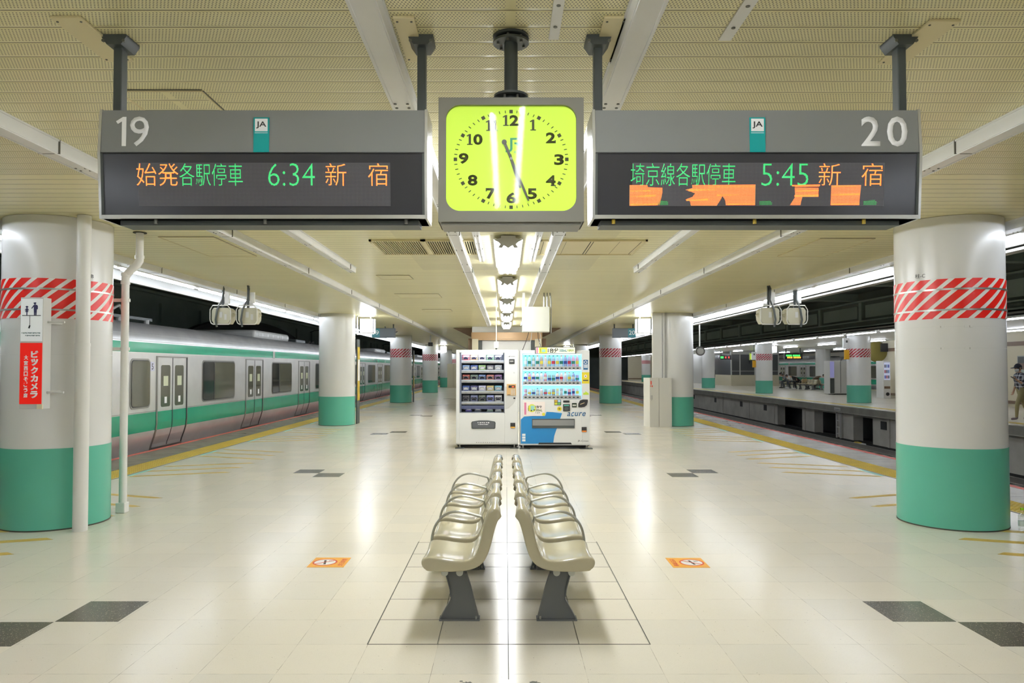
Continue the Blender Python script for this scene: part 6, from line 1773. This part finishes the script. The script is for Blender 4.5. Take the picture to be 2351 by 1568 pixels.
# small wall lamp / camera on column and ladder down to the track
t = thing('track_ladder', 'grey steel ladder from the opposite platform down to the track', 'ladder', (14.22, 31.05, -1.42))
b = MB()
for y in (0, 0.36): b.box(-0.03, y, 0, 0.03, y+0.045, 1.15, M_LGREY)
b.build('ladder_rail', t)
for k in range(4):
    b = MB(); b.box(-0.02, 0.04, 0.16+k*0.28, 0.02, 0.37, 0.20+k*0.28, M_LGREY); b.build('rung', t)
t = thing('rail_device', 'small yellow topped device lying between the rails below the platform edge', 'track device', (12.86, 26.6, -1.299))
b = MB(); b.box(-0.22, -0.3, 0, 0.10, 0.3, 0.14, M_LGREY); b.build('device_body', t, bevel=0.02)
b = MB(); b.box(-0.12, -0.15, 0.14, 0.0, 0.15, 0.17, M_YELLOW); b.build('device_top', t)
# platform edge number plates
for y in (24.0, 34.5):
    pass
t = thing('edge_plate', 'small white plate on the concrete edge of the opposite platform', 'plate', (13.735, 30.0, -0.20))
b = MB(); b.box(-0.01, 0, 0, 0.0, 0.55, 0.13, M_LGREY); b.box(-0.014, 0.05, 0.03, -0.01, 0.5, 0.05, M_DKGREY); b.build('plate_face', t)
# benches over there
bench('seat row on the opposite platform facing this way, nearest of three', (22.05, 51.9, 0), True, 'opposite platform seat rows')
bench('seat row on the opposite platform behind the first, carrying the hunched people', (22.05, 55.0, 0), True, 'opposite platform seat rows')
bench('seat row on the opposite platform facing away with the person in brown', (22.24, 51.9, 0), False, 'opposite platform seat rows')
t = thing('tote_bag', 'tan bag standing on the opposite bench between two seated people', 'bag', (21.80, 53.3, 0.475))
b = MB(); b.prism([(-0.19, 0), (0.19, 0), (0.16, 0.30), (-0.16, 0.30)], 'xz', -0.07, 0.07, colmat('tan_bag', (160, 140, 100))); b.build('bag_body', t, bevel=0.02)
b = MB(); b.tube([(-0.08, 0, 0.30), (-0.07, 0, 0.38), (0.07, 0, 0.38), (0.08, 0, 0.30)], 0.010, colmat('tan_strap', (110, 90, 60)), 6); b.build('bag_handle', t)

# ================================================================== PEOPLE
def person(label, loc, rotz, J, cols, plaid=False, hat=None, mask=False, shoulder_r=0.075, group=None):
    """J: joint positions in metres, local, sitter/walker faces -X. Continuous skinned body; hair, cap, phone as children."""
    root = thing('person', label, 'person', loc, rotz, group)
    V = []; E = []; RR = []; REG = []
    def add(p, r, reg, par=None):
        V.append(Vector(p)); RR.append(r); REG.append(reg)
        if par is not None: E.append((par, len(V)-1))
        return len(V)-1
    pel = add(J['pelvis'], 0.135, 'p')
    mid = add(Vector(J['pelvis']).lerp(Vector(J['chest']), 0.5), 0.125, 's', pel)
    ch = add(J['chest'], 0.145, 's', mid)
    nk0 = add(J['neck'], 0.060, 's', ch)
    nk = add(Vector(J['neck']).lerp(Vector(J['head']), 0.45), 0.052, 'k', nk0)
    for side in ('L', 'R'):
        sh = add(J['sh'+side], shoulder_r, 's', ch)
        el = add(J['el'+side], 0.044, 's', sh)
        e2 = add(Vector(J['el'+side]).lerp(Vector(J['wr'+side]), 0.2), 0.040, 's' if cols.get('long', True) else 'k', el)
        wr = add(J['wr'+side], 0.028, 'k', e2)
        d = (Vector(J['wr'+side]) - Vector(J['el'+side])).normalized()
        palm = add(Vector(J['wr'+side]) + d*0.055, 0.030, 'k', wr)
        up = Vector((0, 1, 0)); nn = d.cross(up)
        if nn.length < 0.2: up = Vector((1, 0, 0)); nn = d.cross(up)
        nn.normalize()
        for q in range(4):
            base = V[palm] + d*0.03 + up*(q-1.5)*0.020
            k1 = add(base, 0.0095, 'k', palm)
            k2 = add(base + d*(0.030+0.004*(1 if q in (1, 2) else 0)) - nn*0.012, 0.0085, 'k', k1)
            add(V[k2] + d*0.012 - nn*0.026, 0.0075, 'k', k2)
        th = add(V[wr] + d*0.035 + up*0.036, 0.011, 'k', wr)
        add(V[th] + d*0.032 + up*0.014 - nn*0.014, 0.0095, 'k', th)
        hp = add(J['hip'+side], 0.095, 'p', pel)
        kn = add(J['kn'+side], 0.062, 'p', hp)
        cf = add(Vector(J['kn'+side]).lerp(Vector(J['an'+side]), 0.35), 0.058, 'p', kn)
        an = add(J['an'+side], 0.040, 'p', cf)
        hl = add(Vector(J['an'+side]) + Vector((0.01, 0, -0.045)), 0.042, 'f', an)
        add(Vector(J['an'+side]) + Vector(J.get('toe'+side, (-0.17, 0, -0.055))), 0.036, 'f', hl)
    me = bpy.data.meshes.new('body'); me.from_pydata([tuple(v) for v in V], E, []); me.update()
    o = bpy.data.objects.new('body', me); COL.objects.link(o)
    sk = o.modifiers.new('skin', 'SKIN'); sk.use_smooth_shade = True
    for i, sv in enumerate(me.skin_vertices[0].data):
        sv.radius = (RR[i], RR[i]*(1.25 if i in (0, 1, 2) else 1.0)); sv.use_root = (i == 0)
    sb = o.modifiers.new('sub', 'SUBSURF'); sb.levels = 1; sb.render_levels = 1
    bpy.context.view_layer.update()
    m2 = bpy.data.meshes.new_from_object(o.evaluated_get(bpy.context.evaluated_depsgraph_get()))
    bpy.data.objects.remove(o)
    mats = {'s': cols['shirt'], 'p': cols['pants'], 'k': M_SKIN, 'f': cols['shoe']}
    m2.materials.clear(); order = ['s', 'p', 'k', 'f']
    for k in order: m2.materials.append(mats[k])
    for p in m2.polygons:
        c = p.center; best = None; bd = 1e9
        for (a, b_) in E:
            A, B = V[a], V[b_]; d = B-A; tt = max(0, min(1, (c-A).dot(d)/max(d.length_squared, 1e-9))); q = A+d*tt; dd = (c-q).length - (RR[a]*(1-tt)+RR[b_]*tt)
            if dd < bd: bd = dd; best = REG[b_] if tt > 0.12 else (REG[a] if REG[a] != 'k' or REG[b_] == 'k' else REG[b_])
        p.material_index = order.index(best); p.use_smooth = True
    # head joined to the same body mesh
    bm = bmesh.new(); bm.from_mesh(m2)
    H = Vector(J['head']); tilt = J.get('tilt', 0.0)
    r = bmesh.ops.create_uvsphere(bm, u_segments=20, v_segments=14, radius=1.0)
    R_ = Matrix.Rotation(tilt, 4, 'Y')
    for v in r['verts']:
        x, y, z = v.co
        p = Vector((x*0.098, y*0.076, z*0.118))
        if z < -0.2: p.x *= 1.0 - 0.25*(-z-0.2); p.y *= 1.0 - 0.35*(-z-0.2)
        if x < -0.75 and abs(y) < 0.28 and -0.35 < z < 0.15: p.x -= 0.020        # nose
        if x < -0.6 and 0.2 < abs(y) < 0.55 and 0.0 < z < 0.3: p.x += 0.008       # eye sockets
        if abs(y) > 0.93 and abs(z) < 0.3 and -0.3 < x < 0.35: p.y *= 1.16         # ears
        v.co = R_ @ p + H
    fs = set(f for v in r['verts'] for f in v.link_faces)
    for f in fs: f.material_index = 2; f.smooth = True
    bm.to_mesh(m2); bm.free()
    ob = bpy.data.objects.new('body', m2); COL.objects.link(ob); ob.parent = root
    b = MB()
    for s in (-1, 1):
        e = R_ @ Vector((-0.094, s*0.030, 0.018)) + H; b.cyl((e.x-0.002, e.y, e.z), 0.009, 0.006, 'x', M_HAIR, 8)
    e = R_ @ Vector((-0.092, 0, -0.055)) + H; b.box(e.x-0.003, -0.022, e.z-0.003, e.x+0.008, 0.022, e.z+0.003, colmat('lips', (150, 80, 70)))
    b.build('eyes_and_mouth', ob)
    # hair
    def cap_mesh(k, zmin, m, front=-0.35):
        vs = []; fs2 = []; nu, nv = 20, 8
        for i in range(nv+1):
            a = (PI*0.62)*i/nv
            for j in range(nu):
                q = 2*PI*j/nu; x, y, z = math.sin(a)*math.cos(q), math.sin(a)*math.sin(q), math.cos(a)
                lim = zmin if x > front else zmin + (abs(x)-abs(front))*0.9
                z2 = max(z, lim)
                vs.append(tuple(R_ @ Vector((x*0.098*k, y*0.076*k, z2*0.118*k)) + H))
        for i in range(nv):
            for j in range(nu):
                j2 = (j+1) % nu; fs2.append((i*nu+j, i*nu+j2, (i+1)*nu+j2, (i+1)*nu+j))
        b2 = MB(); b2.raw(vs, fs2, m); return b2
    cap_mesh(1.09, -0.30, M_HAIR, -0.3).build('hair', root)
    if hat:
        hb = cap_mesh(1.20, 0.12, hat, -2); P = [R_ @ Vector((-0.19, 0, 0.045)) + H]
        br = [(-0.10, -0.075, 0.03), (-0.20, -0.05, 0.03), (-0.215, 0.0, 0.03), (-0.20, 0.05, 0.03), (-0.10, 0.075, 0.03)]
        vs = [tuple(R_ @ Vector(q) + H) for q in br] + [tuple(R_ @ (Vector(q)+Vector((0, 0, 0.012))) + H) for q in br]
        hb.raw(vs, [(0, 1, 2, 3, 4), (9, 8, 7, 6, 5), (0, 5, 6, 1), (1, 6, 7, 2), (2, 7, 8, 3), (3, 8, 9, 4), (4, 9, 5, 0)], hat)
        hb.build('cap', root)
    if mask:
        b = MB(); vs = []; fs2 = []
        for i in range(5):
            z = -0.015 - i*0.022
            for j in range(7):
                q = R(180-70+140*j/6); vs.append(tuple(R_ @ Vector((math.cos(q)*(0.114-0.006*abs(i-1.5)), math.sin(q)*0.080*(1-0.07*i), z)) + H))
        for i in range(4):
            for j in range(6): fs2.append((i*7+j, i*7+j+1, (i+1)*7+j+1, (i+1)*7+j))
        b.raw(vs, fs2, colmat('mask_white', (215, 220, 222))); mo = b.build('face_mask', root); so = mo.modifiers.new('s', 'SOLIDIFY'); so.thickness = 0.004
    if 'phone' in J:
        ph = thing('mobile_phone', label.split(',')[0] + ': the dark phone in hand', 'phone', (0, 0, 0))
        W_ = Matrix.Translation(Vector(loc)) @ Matrix.Rotation(rotz, 4, 'Z')
        ph.location = W_ @ Vector(J['phone']); ph.rotation_euler = (0, 0, rotz); ph['label'] = J['phone_label']
        b = MB(); b.box(-0.035, -0.035, -0.004, 0.035, 0.035, 0.004, M_BLACK)
        b.v = [tuple(Matrix.Rotation(R(35), 3, 'Y') @ Vector((x*2.0, y, z))) for x, y, z in b.v]
        b.build('phone_body', ph)
    return root
def seated(lean=0.35, headd=0.0, hand=(-0.42, 0.56)):
    lx = -lean*0.45
    return {'pelvis': (-0.16, 0, 0.55), 'chest': (-0.14+lx*0.9, 0, 0.90-0.10*lean), 'neck': (-0.15+lx*1.5, 0, 1.10-0.20*lean), 'head': (-0.17+lx*2.3+headd, 0, 1.235-0.28*lean), 'tilt': -0.5*lean-0.15,
            'shL': (-0.14+lx*1.2, -0.185, 1.03-0.16*lean), 'shR': (-0.14+lx*1.2, 0.185, 1.03-0.16*lean),
            'elL': (-0.30+lx*0.7, -0.22, 0.76-0.05*lean), 'elR': (-0.30+lx*0.7, 0.22, 0.76-0.05*lean),
            'wrL': (hand[0]-0.05, -0.06, hand[1]+0.12), 'wrR': (hand[0]-0.05, 0.06, hand[1]+0.12),
            'hipL': (-0.17, -0.095, 0.55), 'hipR': (-0.17, 0.095, 0.55), 'knL': (-0.57, -0.11, 0.53), 'knR': (-0.57, 0.11, 0.53), 'anL': (-0.55, -0.11, 0.095), 'anR': (-0.60, 0.12, 0.095)}
bk = colmat('cloth_black', (38, 36, 36), 0.8); gy = colmat('cloth_grey', (120, 125, 130), 0.8); wh = colmat('cloth_white', (215, 218, 215), 0.8); dg = colmat('cloth_darkgrey', (70, 72, 76), 0.8); br_ = colmat('cloth_brown', (98, 82, 62), 0.8)
sho = colmat('shoe_black', (28, 28, 28), 0.6); shw = colmat('shoe_white', (220, 220, 222), 0.6); kh = colmat('cloth_khaki', (150, 140, 100), 0.8); lt = colmat('cloth_pale', (200, 195, 185), 0.8)
J = seated(0.95); J['phone'] = (-0.60, 0, 0.72); J['phone_label'] = 'dark phone held by the seated person in black'
person('person in black clothes hunched over on the opposite bench', (22.05, 54.3, 0), 0, J, {'shirt': bk, 'pants': bk, 'shoe': shw})
J = seated(0.75); J['phone'] = (-0.60, 0, 0.72); J['phone_label'] = 'dark phone held by the seated person in grey and white'
person('person in a white and grey top bent forward on the opposite bench', (22.05, 55.6, 0), 0, J, {'shirt': wh, 'pants': dg, 'shoe': shw})
J = seated(0.5)
person('person in grey sitting upright behind the others, beside the banded column', (22.05, 56.75, 0), 0, J, {'shirt': gy, 'pants': dg, 'shoe': sho})
J = seated(0.85)
person('person in a brown top and pale trousers facing away from the others', (22.24, 53.5, 0), PI, J, {'shirt': br_, 'pants': lt, 'shoe': sho})
# standing person half behind the column far away
SJ = {'pelvis': (0, 0, 0.95), 'chest': (0.0, 0, 1.28), 'neck': (0, 0, 1.47), 'head': (-0.02, 0, 1.60), 'tilt': -0.2,
      'shL': (0, -0.19, 1.38), 'shR': (0, 0.19, 1.38), 'elL': (0.02, -0.24, 1.10), 'elR': (0.02, 0.24, 1.10), 'wrL': (-0.18, -0.16, 1.12), 'wrR': (-0.03, 0.24, 0.86),
      'hipL': (0, -0.09, 0.92), 'hipR': (0, 0.09, 0.92), 'knL': (-0.02, -0.10, 0.50), 'knR': (0.0, 0.10, 0.50), 'anL': (0.0, -0.10, 0.095), 'anR': (0.02, 0.11, 0.095)}
person('person in black standing behind the plain opposite column', (16.62, 58.3, 0), 0, SJ, {'shirt': bk, 'pants': bk, 'shoe': sho})
# walking person with checked shirt at the right edge of the picture
M_PLAID = mat('plaid_cloth', (0.03, 0.03, 0.04, 1), 0.8)
tt_ = NT(M_PLAID); x_, y_, z_, v_ = tt_.obj()
fx_ = tt_.op('LESS_THAN', tt_.op('FRACT', tt_.op('ADD', tt_.op('DIVIDE', tt_.op('ADD', x_, y_), 0.11), 50.0)), 0.32)
fz_ = tt_.op('LESS_THAN', tt_.op('FRACT', tt_.op('ADD', tt_.op('DIVIDE', z_, 0.11), 50.0)), 0.32)
cc_ = tt_.mix(tt_.op('MULTIPLY', tt_.op('ADD', fx_, fz_), 0.5), (0.022, 0.022, 0.032, 1), (0.55, 0.56, 0.60, 1))
tt_.link(cc_, tt_.b.inputs['Base Color'])
WJ = {'pelvis': (0.02, 0, 0.90), 'chest': (-0.01, 0, 1.22), 'neck': (-0.02, 0, 1.42), 'head': (-0.05, 0, 1.56), 'tilt': -0.2,
      'shL': (-0.02, -0.19, 1.34), 'shR': (-0.01, 0.19, 1.34), 'elL': (-0.07, -0.27, 1.06), 'elR': (0.06, 0.26, 1.08), 'wrL': (-0.25, -0.24, 1.20), 'wrR': (0.0, 0.28, 0.86),
      'hipL': (0.0, -0.10, 0.88), 'hipR': (0.04, 0.10, 0.88), 'knL': (-0.17, -0.11, 0.50), 'knR': (0.19, 0.12, 0.48), 'anL': (-0.20, -0.11, 0.10), 'anR': (0.34, 0.12, 0.10), 'phone': (-0.38, -0.24, 1.27), 'phone_label': 'dark phone held out by the walking person in the checked shirt'}
person('person in a black and white checked shirt, cap and khaki trousers walking along', (15.42, 21.9, 0), 0, WJ, {'shirt': M_PLAID, 'pants': kh, 'shoe': colmat('shoe_grey', (120, 105, 110), 0.6)}, hat=colmat('cap_black', (30, 30, 38), 0.8), mask=True)
